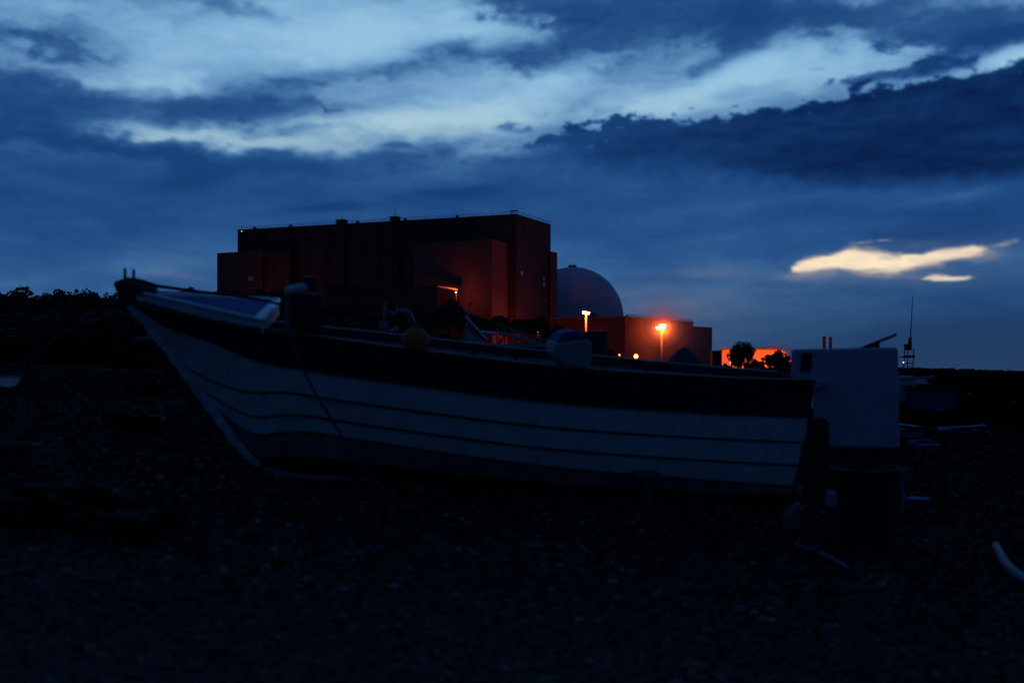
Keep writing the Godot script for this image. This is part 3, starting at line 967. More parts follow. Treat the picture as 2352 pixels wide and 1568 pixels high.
# ---------------------------------------------------------------- trees
func crown_mesh(seed_: int, lobes: int, leaves: int, flat: float, leaf: float) -> ArrayMesh:
	# a crown of radius 1 about (0, 1, 0): leaf clumps gathered in lobes, gaps between
	var r := RandomNumberGenerator.new()
	r.seed = seed_
	var centers := []
	for k in lobes:
		var dir := Vector3(r.randfn(), r.randfn() * 0.8 + 0.15, r.randfn()).normalized()
		centers.append([Vector3(dir.x, dir.y * flat, dir.z) * r.randf_range(0.35, 0.74) + Vector3(0, 1.0, 0) * Vector3(1, 1, 1), r.randf_range(0.15, 0.36), r.randf_range(0.65, 1.3)])
	centers.append([Vector3(0, 1.0, 0), 0.55, 0.8])
	var st := SurfaceTool.new()
	st.begin(Mesh.PRIMITIVE_TRIANGLES)
	for k in leaves:
		var c: Array = centers[r.randi() % centers.size()]
		var dir := Vector3(r.randfn(), r.randfn(), r.randfn()).normalized()
		var p: Vector3 = c[0] + dir * c[1] * (0.55 + 0.55 * pow(r.randf(), 0.6)) * Vector3(1, flat, 1)
		var n := (dir + Vector3(r.randfn(), r.randfn(), r.randfn()) * 0.5).normalized()
		var u := n.cross(Vector3(r.randfn(), r.randfn(), r.randfn())).normalized()
		var v := n.cross(u)
		var s := leaf * r.randf_range(0.6, 1.4)
		var tone: float = c[2] * r.randf_range(0.7, 1.3)
		st.set_color(Color(0.030 * tone, 0.042 * tone, 0.018 * tone))
		st.set_normal(n)
		for q in [u * s, -(v * 0.5 + u * 0.3) * s, (v * 0.5 - u * 0.3) * s, u * s, -u * s * 0.6, v * s * 0.8]:
			st.add_vertex(p + q)
	var m := st.commit()
	m.surface_set_material(0, M.bush_leaf)
	return m

var crowns := []

func tree(called: String, label: String, category: String, group: String, p: Vector3, radius: float, trunk: float, variant: int) -> void:
	var o := thing(called, label, category, here(p, rng.randf() * TAU), group)
	var st := begin(true)
	tube(st, [Vector3(0, -0.6, 0), Vector3(0.1, trunk * 0.6, 0), Vector3(0.0, trunk + radius * 0.9, 0.1)], 0.07 * radius + 0.06, 0.03 * radius, 7)
	for k in 5:
		var w := TAU * k / 5.0 + variant
		var y := trunk * (0.6 + 0.1 * k)
		tube(st, [Vector3(0, y, 0), Vector3(cos(w) * radius * 0.35, y + radius * 0.5, sin(w) * radius * 0.35), Vector3(cos(w) * radius * 0.6, y + radius * 0.95, sin(w) * radius * 0.6)], 0.03 * radius, 0.008 * radius, 5)
	obj("trunk", st, M.bark, o)
	var c := MeshInstance3D.new()
	c.name = "crown"
	c.mesh = crowns[variant % crowns.size()]
	o.add_child(c)
	c.position = Vector3(0, trunk - radius * 0.12, 0)
	c.scale = Vector3(radius, radius, radius)

func scrub_mass(called: String, label: String, spots: Array) -> void:
	var mm := MultiMesh.new()
	mm.transform_format = MultiMesh.TRANSFORM_3D
	mm.mesh = crowns[6]
	mm.instance_count = spots.size()
	for k in spots.size():
		var s: Array = spots[k]                                # x, depth, radius
		var b := Basis(Vector3.UP, rng.randf() * TAU).scaled(Vector3(s[2] * 1.25, s[2], s[2] * 1.25))
		mm.set_instance_transform(k, Transform3D(b, Vector3(s[0], ground_height(s[0], -s[1]) - s[2] * 0.55, -s[1])))
	var mi := MultiMeshInstance3D.new()
	mi.name = called
	mi.multimesh = mm
	add_child(mi)
	tag(mi, label, "scrub")
	mi.set_meta("kind", "stuff")

func make_trees() -> void:
	for k in 6:
		crowns.append(crown_mesh(100 + k, 24 + 3 * k, 5200, 0.85 + 0.04 * k, 0.075))
	crowns.append(crown_mesh(200, 11, 1500, 0.7, 0.10))
	# the belt behind the bow: [pixel column, pixel row of the top, radius in pixels]
	var belt := [[-30, 658, 70], [50, 652, 62], [128, 659, 55], [190, 656, 60], [255, 668, 55], [322, 664, 58], [385, 668, 50], [436, 656, 40], [486, 664, 42],
		[545, 663, 45], [598, 658, 48], [650, 660, 50], [712, 676, 48], [770, 680, 50], [835, 690, 52], [900, 693, 55], [960, 690, 50]]
	var where := ["at the far left edge of the belt behind the bow", "second from the left edge, level with the left frame side", "third from the left, rounded, well left of the bow", "fourth from the left, left of the mooring line", "fifth from the left, just left of the bow posts", "directly behind the bow posts", "just right of the bow posts", "with a ragged top standing against the pale sky", "touching the left corner of the reactor building", "in front of the left annexe, leftmost there", "in front of the left annexe, tallest there", "behind the left side of the dark cabinet", "behind the dark cabinet and its tin", "just right of the dark cabinet", "behind the far gunwale, left of the hauler", "behind the hauler arm", "just right of the hauler arm"]
	for k in belt.size():
		var b: Array = belt[k]
		var d := 150.0 + 14.0 * sin(k * 2.3)
		var top := at(b[0], b[1], d)
		var r: float = b[2] / FOCAL * d
		var g := ground_height(top.x, -d)
		tree("tree", "dark dense tree " + where[k], "tree", "trees in the belt behind the boat", Vector3(top.x, g, -d), r, maxf(0.4, top.y - g - r * 1.8), k)
	var group2 := "trees and bushes in front of the reactor building"
	for b in [[1030, 683, 46, "glowing brown below the wall lamp"], [1085, 712, 42, "right of the wall lamp glow, behind the thin mast"], [1147, 704, 46, "below the lit right face of the front block"], [1196, 714, 40, "dark and dense below the reactor building's near corner"], [1232, 722, 34, "with a stepped top near the right end of the reactor building"]]:
		var d: float = 170.0 + 0.05 * b[0]
		var top := at(b[0], b[1], d)
		var r: float = b[2] / FOCAL * d
		var g := ground_height(top.x, -d)
		tree("tree", "bushy tree " + b[3], "tree", group2, Vector3(top.x, g, -d), r, maxf(0.4, top.y - g - r * 1.8), int(b[0]))
	for b in [[1262, 752, 22, "leftmost small shrub catching orange light at the reactor building's right foot"], [1282, 742, 15, "thin upright shrub catching orange light at the end block's foot"], [1297, 760, 26, "small shrub right of the end block, left of the left lamp mast"]]:
		var d := 230.0
		var top := at(b[0], b[1], d)
		var r: float = b[2] / FOCAL * d
		var g := ground_height(top.x, -d)
		tree("shrub", b[3], "shrub", group2, Vector3(top.x, g, -d), r, maxf(0.3, top.y - g - r * 1.8), int(b[0]))
	for b in [[1704, 784, 36, "left, taller of two round trees before the orange store", 4], [1786, 803, 38, "right, lower of two round trees before the orange store", 2]]:
		var d := 190.0
		var top := at(b[0], b[1], d)
		var r: float = b[2] / FOCAL * d
		var g := ground_height(top.x, -d)
		tree("tree", b[3], "tree", "round trees before the orange store", Vector3(top.x, g, -d), r, maxf(0.5, top.y - g - r * (1.95 if b[4] == 4 else 1.64)), b[4])
		get_child(get_child_count() - 1).get_node("crown").scale.y *= 1.12 if b[4] == 4 else 0.95
	for b in [[1738, 824, 26, "low shrub filling the gap between the two round trees"], [1668, 834, 20, "low shrub at the left foot of the orange store"], [1818, 826, 24, "low shrub beside the engine box at the round end of the store"]]:
		var d := 192.0
		var top := at(b[0], b[1], d)
		var r: float = b[2] / FOCAL * d
		var g := ground_height(top.x, -d)
		tree("shrub", b[3], "shrub", "shrubs before the orange store", Vector3(top.x, g, -d), r, maxf(0.2, top.y - g - r * 1.8), int(b[0]))
	# low scrub over the dune, too thick to count
	var s := []
	for k in 900:
		var d := rng.randf_range(62.0, 140.0)
		var u := rng.randf_range(-0.62, 0.06)
		var h := rng.randf_range(1.6, 3.4) * (1.0 + 0.7 * smoothstep(0.0, -0.35, u))
		s.append([u * d, d, h * (0.6 + 0.4 * d / 140.0)])
	for k in 350:
		var d := rng.randf_range(70.0, 180.0)
		s.append([rng.randf_range(0.06, 0.30) * d, d, rng.randf_range(0.7, 1.25) * (0.7 + 0.3 * d / 140.0)])
	for k in 40:                                              # thicker under the two round trees
		s.append([at(rng.randf_range(1655.0, 1840.0), 857, 186.0).x, 186.0 + rng.randf_range(-3.0, 3.0), rng.randf_range(1.5, 2.3)])
	scrub_mass("dune_scrub", "black mass of low scrub over the dune behind the boat", s)
	s = []
	for k in 520:
		var d := rng.randf_range(380.0, 640.0)
		var u := rng.randf_range(0.30, 0.62)
		var rise := 1.0 - smoothstep(0.40, 0.52, u)
		s.append([u * d, d, rng.randf_range(1.6, 2.6) + rise * rng.randf_range(0.5, 1.6)])
	scrub_mass("distant_wood", "low dark wood along the horizon at the right", s)

# ---------------------------------------------------------------- the fishing boat
# boat axes: x aft from the stem head, y up, z towards the camera's side; the hull lies over on its bilge
const SHEER := [[0.0, 1.55], [0.094, 1.515], [0.35, 1.45], [0.6, 1.405], [1.1, 1.335], [2.16, 1.216], [3.51, 1.069], [4.55, 0.985], [5.54, 0.915], [6.4, 0.868]]
const BEAM := [[0.0, 0.035], [0.1, 0.102], [0.35, 0.226], [0.7, 0.369], [1.15, 0.522], [1.6, 0.65], [2.2, 0.781], [3.0, 0.881], [3.6, 0.88], [4.2, 0.813], [4.8, 0.715], [5.4, 0.593], [5.9, 0.473], [6.4, 0.34]]
const KEEL := [[0.0, 1.50], [0.08, 1.46], [0.38, 1.05], [0.78, 0.48], [1.05, 0.12], [1.25, 0.05], [1.6, 0.0], [2.4, -0.07], [6.4, -0.42]]
const FULLNESS := [[0.0, 1.0], [0.6, 0.88], [1.2, 0.64], [2.0, 0.41], [3.0, 0.27], [4.2, 0.22], [5.4, 0.27], [6.4, 0.4]]
const STRAKES := [[1.0, 1.0], [0.80, 0.734], [0.644, 0.543], [0.513, 0.355], [0.42, 0.176], [0.2, 0.09], [0.08, 0.03], [0.0, 0.0]]
const STEM_ENDS := [0.0, 0.06, 0.37, 0.52, 0.65, 0.85, 1.0, 1.1]
const BOAT_YAW := 14.0
const BOAT_HEEL := 6.8

func boat_frame() -> Transform3D:
	var b := Basis(Vector3.UP, deg_to_rad(BOAT_YAW)) * Basis(Vector3.RIGHT, deg_to_rad(BOAT_HEEL))
	return Transform3D(b, Vector3(-3.325, 0.361, -8.786))

func sight(px: float, py: float, z: float) -> Vector3:        # boat axes: where a sight line crosses the plane z metres off the centre line
	var inv := boat_frame().affine_inverse()
	var a := inv * Vector3(0, EYE, 0)
	var b := inv * at(px, py, 10.0)
	return a.lerp(b, (z - a.z) / (b.z - a.z))

func outline(list: Array, z: float, about := Vector3.ZERO) -> PackedVector2Array:
	var o := PackedVector2Array()
	for c in list:
		var p := sight(c[0], c[1], z) - about
		o.append(Vector2(p.x, p.y))
	return o

func skin(x: float, v: float, side: float, out_ := 0.0) -> Vector3:
	# a point of the hull's skin: x along, v from keel (0) to sheer (1), out_ metres proud of it
	v = maxf(v, 0.0)
	var yk: float = sampled(KEEL, x)
	var ys: float = sampled(SHEER, x)
	var y := yk + (ys - yk) * v
	var z: float = sampled(BEAM, x) * pow(v, sampled(FULLNESS, x))
	return Vector3(x - 0.10 * (1.0 - v) * smoothstep(5.0, 6.4, x), y - out_ * 0.25, (z + out_) * side)

func strake_v(k: int, x: float) -> float:
	# planks run out on the stem one above the other
	return lerpf(STRAKES[k][0], STRAKES[k][1], clampf(x / 6.4, 0.0, 1.0)) * (1.0 if k == 0 or k == 7 else 1.0 - pow(1.0 - clampf(x - STEM_ENDS[k], 0.0, 1.0), 4.0 if k == 1 else 2.0))

func plank(k: int, side: float, x0: float, x1: float, lap: float, thick: float) -> SurfaceTool:
	# one clinker plank: it stands proud at its lower edge and lies over the plank below
	var st := begin(true)
	var n := 44
	var m := 5
	for i in n:
		var xa := lerpf(x0, x1, pow(float(i) / n, 1.35))
		var xb := lerpf(x0, x1, pow(float(i + 1) / n, 1.35))
		for face in 4:
			st.set_smooth_group(face + 1)
			var count := m if face < 2 else 1
			for j in count:
				var p := []
				for c in [[xa, j], [xb, j], [xb, j + 1], [xa, j + 1]]:
					var x: float = c[0]
					var top := strake_v(k, x)
					var low := strake_v(k + 1, x)
					var over := minf(0.022, (top - low) * 0.3)
					var f: float = float(c[1]) / count
					if face == 0:
						p.append(skin(x, lerpf(top, low - (over if k < 6 else 0.0), f), side, lap * f + 0.002))
					elif face == 1:
						p.append(skin(x, lerpf(top, low - (over if k < 6 else 0.0), f), side, lap * f + 0.002 - thick))
					else:
						var v := low - (over if k < 6 else 0.0) if face == 2 else top
						p.append(skin(x, v, side, (lap if face == 2 else 0.0) + 0.002 - (0.0 if c[1] == 0 else thick)))
				var flip := (face == 1 or face == 3) != (side < 0.0)
				if flip:
					quad(st, p[0], p[1], p[2], p[3])
				else:
					quad(st, p[3], p[2], p[1], p[0])
	return st

func ribbon(st: SurfaceTool, path: Array, w: float, h: float, side_dir: Vector3) -> void:
	# a bar of rectangular section along a path, w across side_dir, h upwards of it
	var n := path.size()
	var rings := []
	for i in n:
		var d: Vector3 = (path[mini(i + 1, n - 1)] - path[maxi(i - 1, 0)]).normalized()
		var s := (side_dir - d * side_dir.dot(d)).normalized()
		var u := s.cross(d)
		rings.append([path[i] + s * w * 0.5 + u * h * 0.5, path[i] - s * w * 0.5 + u * h * 0.5, path[i] - s * w * 0.5 - u * h * 0.5, path[i] + s * w * 0.5 - u * h * 0.5])
	for i in n - 1:
		for k in 4:
			st.set_smooth_group(k + 1)
			var l := (k + 1) % 4
			quad(st, rings[i][k], rings[i][l], rings[i + 1][l], rings[i + 1][k])
	st.set_smooth_group(6)
	quad(st, rings[0][3], rings[0][2], rings[0][1], rings[0][0])
	quad(st, rings[n - 1][0], rings[n - 1][1], rings[n - 1][2], rings[n - 1][3])

func make_boat() -> void:
	var f := boat_frame()
	var boat := thing("fishing_boat", "white clinker fishing boat with dark top strake and blue foredeck on shingle", "boat", f)
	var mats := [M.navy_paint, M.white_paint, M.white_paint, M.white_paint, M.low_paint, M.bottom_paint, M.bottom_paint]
	for side in [1.0, -1.0]:
		for k in 7:
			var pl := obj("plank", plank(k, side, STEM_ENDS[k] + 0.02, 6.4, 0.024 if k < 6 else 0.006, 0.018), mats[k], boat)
			if k == 0:
				pl.set_meta("label", "dark navy top plank")
			# the inside is painted too: a thin lining just inboard of each plank
			if k < 3:
				var st := begin(true)
				for i in 30:
					var xa := lerpf(0.9, 6.35, i / 30.0)
					var xb := lerpf(0.9, 6.35, (i + 1) / 30.0)
					var p := []
					for c in [[xa, 0.03], [xb, 0.03], [xb, 0.97], [xa, 0.97]]:
						p.append(skin(c[0], lerpf(strake_v(k, c[0]), strake_v(k + 1, c[0]), c[1]), side, -0.024 + (0.010 if c[1] > 0.5 else 0.0)))
					if side < 0.0:
						quad(st, p[3], p[2], p[1], p[0])
					else:
						quad(st, p[0], p[1], p[2], p[3])
				obj("lining", st, M.inner_paint, pl)
			if k >= 1 and k < 4:                              # dark strip added as painted shadow under the lap
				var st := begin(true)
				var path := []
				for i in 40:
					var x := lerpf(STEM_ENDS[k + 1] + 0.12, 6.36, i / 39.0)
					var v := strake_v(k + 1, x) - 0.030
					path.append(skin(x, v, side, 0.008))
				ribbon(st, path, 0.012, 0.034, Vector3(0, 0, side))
				obj("lap_shadow", st, M.lap_shadow_tone, pl)
	# stem, in two pieces: the painted stem band and the dark head
	var st := begin()
	var path := []
	for k in 22:
		var y := lerpf(1.55, 0.04, k / 21.0)
		var x := 0.0
		for q in 40:                                          # where the rabbet has this height
			var xx := q * 0.033
			if sampled(KEEL, xx) >= y:
				x = xx
		path.append(Vector3(x - 0.015 + 0.03, y, 0.0))
	ribbon(st, path, 0.07, 0.13, Vector3(0, 0, 1))
	obj("stem", st, M.stem_paint, boat)
	st = begin()
	box(st, Vector3(-0.02, 1.60, 0), Vector3(0.15, 0.22, 0.12), Basis(Vector3(0, 0, 1), 0.35), 0.02)
	box(st, Vector3(0.10, 1.62, 0), Vector3(0.26, 0.09, 0.20), Basis(Vector3(0, 0, 1), -0.3), 0.02)
	obj("stem_head", st, M.black_iron, boat)
	for s in [0, 1]:
		st = begin(true)
		var q := Vector3(-0.03 + 0.065 * s, 1.66, 0.02 - 0.04 * s)
		tube(st, [q, q + Vector3(0.0, 0.14 - 0.01 * s, 0.0)], 0.014, 0.012, 8)
		obj("bow_post", st, M.black_iron, boat)
	# keel, transom, rudder
	st = begin()
	path = []
	for k in 24:
		var x := lerpf(1.06, 6.30, k / 23.0)
		path.append(Vector3(x, sampled(KEEL, x) - 0.03, 0.0))
	ribbon(st, path, 0.07, 0.10, Vector3(0, 0, 1))
	obj("keel", st, M.bottom_paint, boat)
	st = begin()
	var out_ := PackedVector2Array()
	for k in 15:
		var p := skin(6.38, k / 14.0, 1.0)
		out_.append(Vector2(p.z, p.y))
	for k in 15:
		var p := skin(6.38, 1.0 - k / 14.0, -1.0)
		out_.append(Vector2(p.z - (0.001 if k == 14 else 0.0), p.y))
	var tr := begin()
	slab(tr, out_, -0.02, 0.02, 0.004)
	var o := obj("transom", tr, M.navy_paint, boat)
	o.transform = Transform3D(Basis(Vector3(0, 0, -1), Vector3(0.08, 1, 0).normalized(), Vector3(1, -0.08, 0).normalized()), Vector3(6.32, 0.0, 0.0))
	tr = begin()
	slab(tr, outline([[1842, 1158], [1902, 1168], [1907, 1040], [1907, 972], [1898, 960], [1880, 958], [1868, 965], [1852, 1100]], 0.30), 0.24, 0.30, 0.012)
	obj("rudder", tr, M.black_iron, boat)
	# gunwale caps and rubbing bands
	for side in [1.0, -1.0]:
		st = begin()
		path = []
		for k in 50:
			var x := lerpf(0.05, 6.37, k / 49.0)
			path.append(skin(x, 1.0, side, -0.008) - Vector3(0, 0.012, 0))
		ribbon(st, path, 0.066, 0.03, Vector3(0, 0, side))
		obj("gunwale", st, M.black_iron if side > 0.0 else M.grey_trim, boat)
		st = begin()
		path = []
		for k in 40:
			var x := lerpf(1.3, 6.3, k / 39.0)
			path.append(skin(x, strake_v(1, x) + 0.02, side, -0.05))
		ribbon(st, path, 0.05, 0.03, Vector3(0, 0, side))
		obj("riser", st, M.inner_paint, boat)
		st = begin()
		path = []
		for k in 40:
			var x := lerpf(0.5, 6.33, k / 39.0)
			path.append(skin(x, 1.0, side, -0.05) - Vector3(0, 0.05, 0))
		ribbon(st, path, 0.03, 0.075, Vector3(0, 0, side))
		obj("inwale", st, M.inner_dark, boat)
	for k in 11:
		for side in [1.0, -1.0]:
			st = begin(true)
			path = []
			var x := 1.4 + k * 0.45
			for j in 9:
				path.append(skin(x, pow(j / 8.0, 1.6) * 0.97 + 0.02, side, -0.045))
			tube(st, path, 0.016, 0.016, 6)
			obj("rib", st, M.inner_dark, boat)
	for x in [2.1, 3.3, 4.7]:
		st = begin()
		var b: float = sampled(BEAM, x) - 0.05
		box(st, Vector3(x, sampled(SHEER, x) - 0.34, 0), Vector3(0.24, 0.035, b * 1.6), Basis.IDENTITY, 0.008)
		obj("thwart", st, M.old_wood, boat)
	for k in 5:
		st = begin()
		box(st, Vector3(3.2, 0.2, (k - 2) * 0.13), Vector3(2.4, 0.025, 0.12), Basis(Vector3(0, 0, 1), -0.05), 0.006)
		obj("floor_board", st, M.old_wood, boat)
	# raised foredeck: coaming, white rim, blue panel
	var tip := sight(309, 667, 0.0)
	var near := sight(605, 735, 0.54)
	var far := sight(641, 687, -0.50)
	st = begin()
	var lo := Vector3(0, -0.15, 0)
	var lf := Vector3(0, -0.07, 0)
	var tn := tip + Vector3(0, 0, 0.05)
	var tf := tip - Vector3(0, 0, 0.05)
	quad(st, tn + lf, near + lo * 0.72, near, tn)
	quad(st, near + lo * 0.72, far + lo, far, near)
	quad(st, far + lo, tf + lf, tf, far)
	quad(st, tf + lf, tn + lf, tn, tf)
	obj("coaming", st, M.white_paint, boat)
	var deck := begin()
	var c := (tip + near + far) / 3.0
	var inn := []
	for p in [tn, near, far, tf]:
		inn.append(p)
	var i0 := tn.lerp(c, 0.12) + Vector3(0.10, -0.012, 0)
	var i1 := near.lerp(c, 0.0) + Vector3(-0.10, 0.0, -0.10)
	var i2 := far + Vector3(-0.06, 0.0, 0.055)
	var i3 := tf.lerp(c, 0.12) + Vector3(0.10, -0.012, 0)
	var dn := Vector3(0, -0.016, 0)
	tri(deck, i0 + dn, i1 + dn, i2 + dn)
	tri(deck, i0 + dn, i2 + dn, i3 + dn)
	var dk := obj("foredeck", deck, M.deck_blue, boat)
	st = begin()
	quad(st, tn, near, i1, i0)
	quad(st, near, far, i2, i1)
	quad(st, far, tf, i3, i2)
	quad(st, tf, tn, i0, i3)
	quad(st, i0, i1, i1 + dn, i0 + dn)
	quad(st, i1, i2, i2 + dn, i1 + dn)
	quad(st, i2, i3, i3 + dn, i2 + dn)
	obj("deck_rim", st, M.deck_white, dk)
	for e in [[tn, near], [near, far], [far, tf]]:            # rounded moulding along the edges
		st = begin(true)
		tube(st, [e[0] + Vector3(0, -0.004, 0), e[0].lerp(e[1], 0.5) + Vector3(0, -0.004, 0), e[1] + Vector3(0, -0.004, 0)], 0.017, 0.017, 8)
		obj("moulding", st, M.deck_white, dk)
	# wooden shore that props the bilge
	st = begin()
	box(st, sight(1485, 1136, 0.74), Vector3(0.12, 0.42, 0.10), Basis(Vector3.RIGHT, 0.12), 0.012)
	box(st, sight(1485, 1092, 0.74), Vector3(0.24, 0.07, 0.16), Basis.IDENTITY, 0.012)
	obj("bilge_prop", st, M.old_wood, boat)

func on_boat_at(px: float, py: float, z: float) -> Transform3D:
	return Transform3D(boat_frame().basis, boat_frame() * sight(px, py, z))

func on_boat(x: float, y: float, z: float) -> Transform3D:
	var f := boat_frame()
	return Transform3D(f.basis, f * Vector3(x, y, z))

func make_boat_gear() -> void:
	var f := boat_frame()
	# dark cabinet on the near gunwale
	var cab := thing("hauler_cabinet", "tall dark cabinet standing in the boat behind the foredeck", "cabinet", on_boat_at(698, 764, 0.02))
	var st := begin()
	box(st, Vector3(0.0, -0.049, 0), Vector3(0.29, 0.80, 0.30), Basis.IDENTITY, 0.02)
	obj("body", st, M.dark_cabinet, cab)
	st = begin()
	box(st, Vector3(0.02, -0.06, 0.156), Vector3(0.20, 0.66, 0.012), Basis.IDENTITY, 0.004)
	obj("door", st, M.dark_cabinet, cab)
	st = begin()
	box(st, Vector3(-0.15, -0.045, 0.14), Vector3(0.035, 0.82, 0.04), Basis.IDENTITY, 0.008)
	obj("corner_post", st, M.grey_trim, cab)
	st = begin(true)
	lathe(st, [Vector2(0.0, -0.016), Vector2(0.014, -0.01), Vector2(0.016, 0.0), Vector2(0.014, 0.01), Vector2(0.0, 0.016)], 10, Transform3D(Basis.IDENTITY, Vector3(0.155, 0.32, 0.10)))
	obj("reflector", st, M.red_plastic, cab)
	var roll := thing("fender", "short pale rounded fender lying on top of the dark cabinet", "fender", on_boat_at(682, 664, 0.05))
	st = begin(true)
	lathe(st, [Vector2(0.0, -0.11), Vector2(0.03, -0.10), Vector2(0.045, -0.07), Vector2(0.045, 0.05), Vector2(0.03, 0.09), Vector2(0.0, 0.10)], 14, Transform3D(Basis(Vector3(0, 0, 1), -1.35), Vector3.ZERO))
	obj("body", st, M.stem_paint, roll)
	st = begin(true)
	tube(st, [Vector3(-0.12, 0.0, 0), Vector3(-0.15, 0.01, 0.01), Vector3(-0.14, -0.02, 0.03)], 0.006, 0.006, 6)
	obj("lanyard", st, M.rope, roll)
	var tin := thing("open_tin", "open metal tin on the right of the dark cabinet's top", "tin", on_boat_at(714, 668, 0.02))
	st = begin(true)
	lathe(st, [Vector2(0.0, 0.002), Vector2(0.052, 0.0), Vector2(0.055, 0.11), Vector2(0.048, 0.125), Vector2(0.046, 0.125), Vector2(0.05, 0.108), Vector2(0.048, 0.008), Vector2(0.0, 0.008)], 20)
	obj("can", st, M.dark_cabinet, tin)
	st = begin(true)
	lathe(st, [Vector2(0.046, 0.122), Vector2(0.057, 0.120), Vector2(0.058, 0.132), Vector2(0.046, 0.134), Vector2(0.046, 0.122)], 20)
	obj("rim", st, M.tin, tin)
	# yellow buoy at the near gunwale
	var buoy := thing("buoy", "round yellow buoy resting inside the boat's near side", "buoy", on_boat_at(955, 782, 0.60))
	st = begin(true)
	var prof := []
	for k in 17:
		var w := -PI / 2 + PI * k / 16.0
		prof.append(Vector2(0.118 * cos(w) if k > 0 and k < 16 else 0.0, 0.118 * sin(w) * 0.98))
	lathe(st, prof, 28)
	obj("float", st, M.yellow_buoy, buoy)
	st = begin(true)
	lathe(st, [Vector2(0.03, 0.105), Vector2(0.026, 0.14), Vector2(0.018, 0.15), Vector2(0.0, 0.15)], 12)
	tube(st, [Vector3(0, 0.14, 0), Vector3(0.01, 0.17, 0.0), Vector3(0.04, 0.16, 0.01), Vector3(0.06, 0.11, 0.03)], 0.008, 0.008, 6)
	obj("eye", st, M.old_wood, buoy)
	# white tub with a navy cloth over its top
	var tub := thing("fish_tub", "white moulded tub with a navy cloth cover, standing amidships in the boat", "tub", on_boat_at(1306, 822, 0.42))
	st = begin()
	slab(st, PackedVector2Array([Vector2(-0.16, 0.14), Vector2(-0.165, 0.05), Vector2(-0.13, -0.01), Vector2(-0.06, -0.05), Vector2(0.04, -0.09), Vector2(0.17, -0.09), Vector2(0.19, 0.0), Vector2(0.185, 0.15), Vector2(0.14, 0.185), Vector2(0.02, 0.175), Vector2(-0.12, 0.155)]), -0.22, 0.12, 0.03)
	obj("body", st, M.white_plastic, tub)
	st = begin()
	slab(st, PackedVector2Array([Vector2(-0.14, 0.152), Vector2(0.02, 0.178), Vector2(0.145, 0.188), Vector2(0.10, 0.235), Vector2(0.05, 0.25), Vector2(-0.03, 0.25), Vector2(-0.10, 0.225)]), -0.20, 0.10, 0.03)
	obj("cloth_cover", st, M.tarp_blue, tub)
	# boxed engine on the transom
	var ed := 10.35
	var eu := ed / FOCAL
	var ef := Transform3D(Basis(Vector3.UP, deg_to_rad(-17.0)), at(1940, 1028, ed))
	var in_box := func(list: Array) -> PackedVector2Array:
		var o := PackedVector2Array()
		for c in list:
			o.append(Vector2((c[0] - 1940.0) * eu, (1028.0 - c[1]) * eu))
		return o
	var eng := thing("outboard_engine", "big white boxed outboard engine hung on the boat's stern", "engine", ef)
	st = begin()
	slab(st, in_box.call([[1827, 801], [1822, 807], [1822, 874], [1852, 884], [1872, 900], [1872, 1028], [2055, 1028], [2060, 1022], [2056, 804], [2050, 798]]), -0.5, 0.0, 0.022)
	obj("engine_box", st, M.engine_white, eng)
	st = begin()
	slab(st, in_box.call([[1845, 812], [1869, 810], [1866, 853], [1843, 854]]), 0.003, 0.02, 0.004)
	obj("vent_panel", st, M.black_plastic, eng)
	st = begin()
	slab(st, in_box.call([[1846, 869], [1892, 872], [1894, 882], [1878, 896], [1852, 894]]), 0.004, 0.12, 0.012)
	obj("clamp_bracket", st, M.engine_white, eng)
	st = begin()
	slab(st, in_box.call([[1918, 1029], [2030, 1029], [2014, 1075], [2004, 1130], [2040, 1140], [2036, 1156], [1955, 1156], [1940, 1080]]), -0.30, -0.12, 0.03)
	obj("leg", st, M.black_iron, eng)
	st = begin()
	for k in 3:
		var b := Basis(Vector3.RIGHT, TAU * k / 3.0 + 0.3)
		var q := Vector3((2050.0 - 1940.0) * eu, (1028.0 - 1146.0) * eu, -0.2)
		box(st, q + b * Vector3(0, 0.06, 0), Vector3(0.015, 0.14, 0.07), b * Basis(Vector3.UP, 0.5), 0.005)
	obj("propeller", st, M.steel, eng)
	var lev := thing("oar", "dark oar blade propped aslant on top of the engine box", "oar", ef * Transform3D(Basis.IDENTITY, Vector3(78.0 * eu, 229.0 * eu, -0.2)))
	st = begin()
	box(st, Vector3(-1.0 * eu, 15.5 * eu, 0.0), Vector3(84.0 * eu, 6.5 * eu, 0.09), Basis(Vector3(0, 0, 1), 0.385), 0.01)
	obj("blade", st, M.black_plastic, lev)
	st = begin(true)
	tube(st, [Vector3(-40.0 * eu, -1.0 * eu, 0.0), Vector3(-52.0 * eu, -1.5 * eu, -0.05)], 0.016, 0.016, 8)
	obj("loom", st, M.black_plastic, lev)
	var red := thing("red_can", "small dull red fuel can under the propped oar on the engine box", "can", ef * Transform3D(Basis.IDENTITY, Vector3(62.0 * eu, 230.0 * eu, -0.22)))
	st = begin()
	slab(st, PackedVector2Array([Vector2(-0.07, 0.0), Vector2(0.075, 0.0), Vector2(0.075, 0.068), Vector2(-0.06, 0.012)]), -0.06, 0.06, 0.005)
	obj("body", st, M.red_plastic, red)
	st = begin(true)
	lathe(st, [Vector2(0.0, 0.0), Vector2(0.014, 0.0), Vector2(0.014, 0.02), Vector2(0.0, 0.02)], 10, Transform3D(Basis.IDENTITY, Vector3(0.06, 0.06, 0.02)))
	obj("cap", st, M.black_plastic, red)
	# ropes
	var bow := f * Vector3(-0.03, 1.62, 0.0)
	st = begin(true)
	var path := []
	var end := at(-383, 1013, 7.4)
	for k in 20:
		var t := k / 19.0
		path.append(bow.lerp(end, t) - Vector3.UP * 0.16 * sin(PI * t))
	tube(st, path, 0.014, 0.014, 8)
	tag(obj("mooring_rope", st, M.rope), "thick rope running down to the left from the boat's bow posts", "rope")
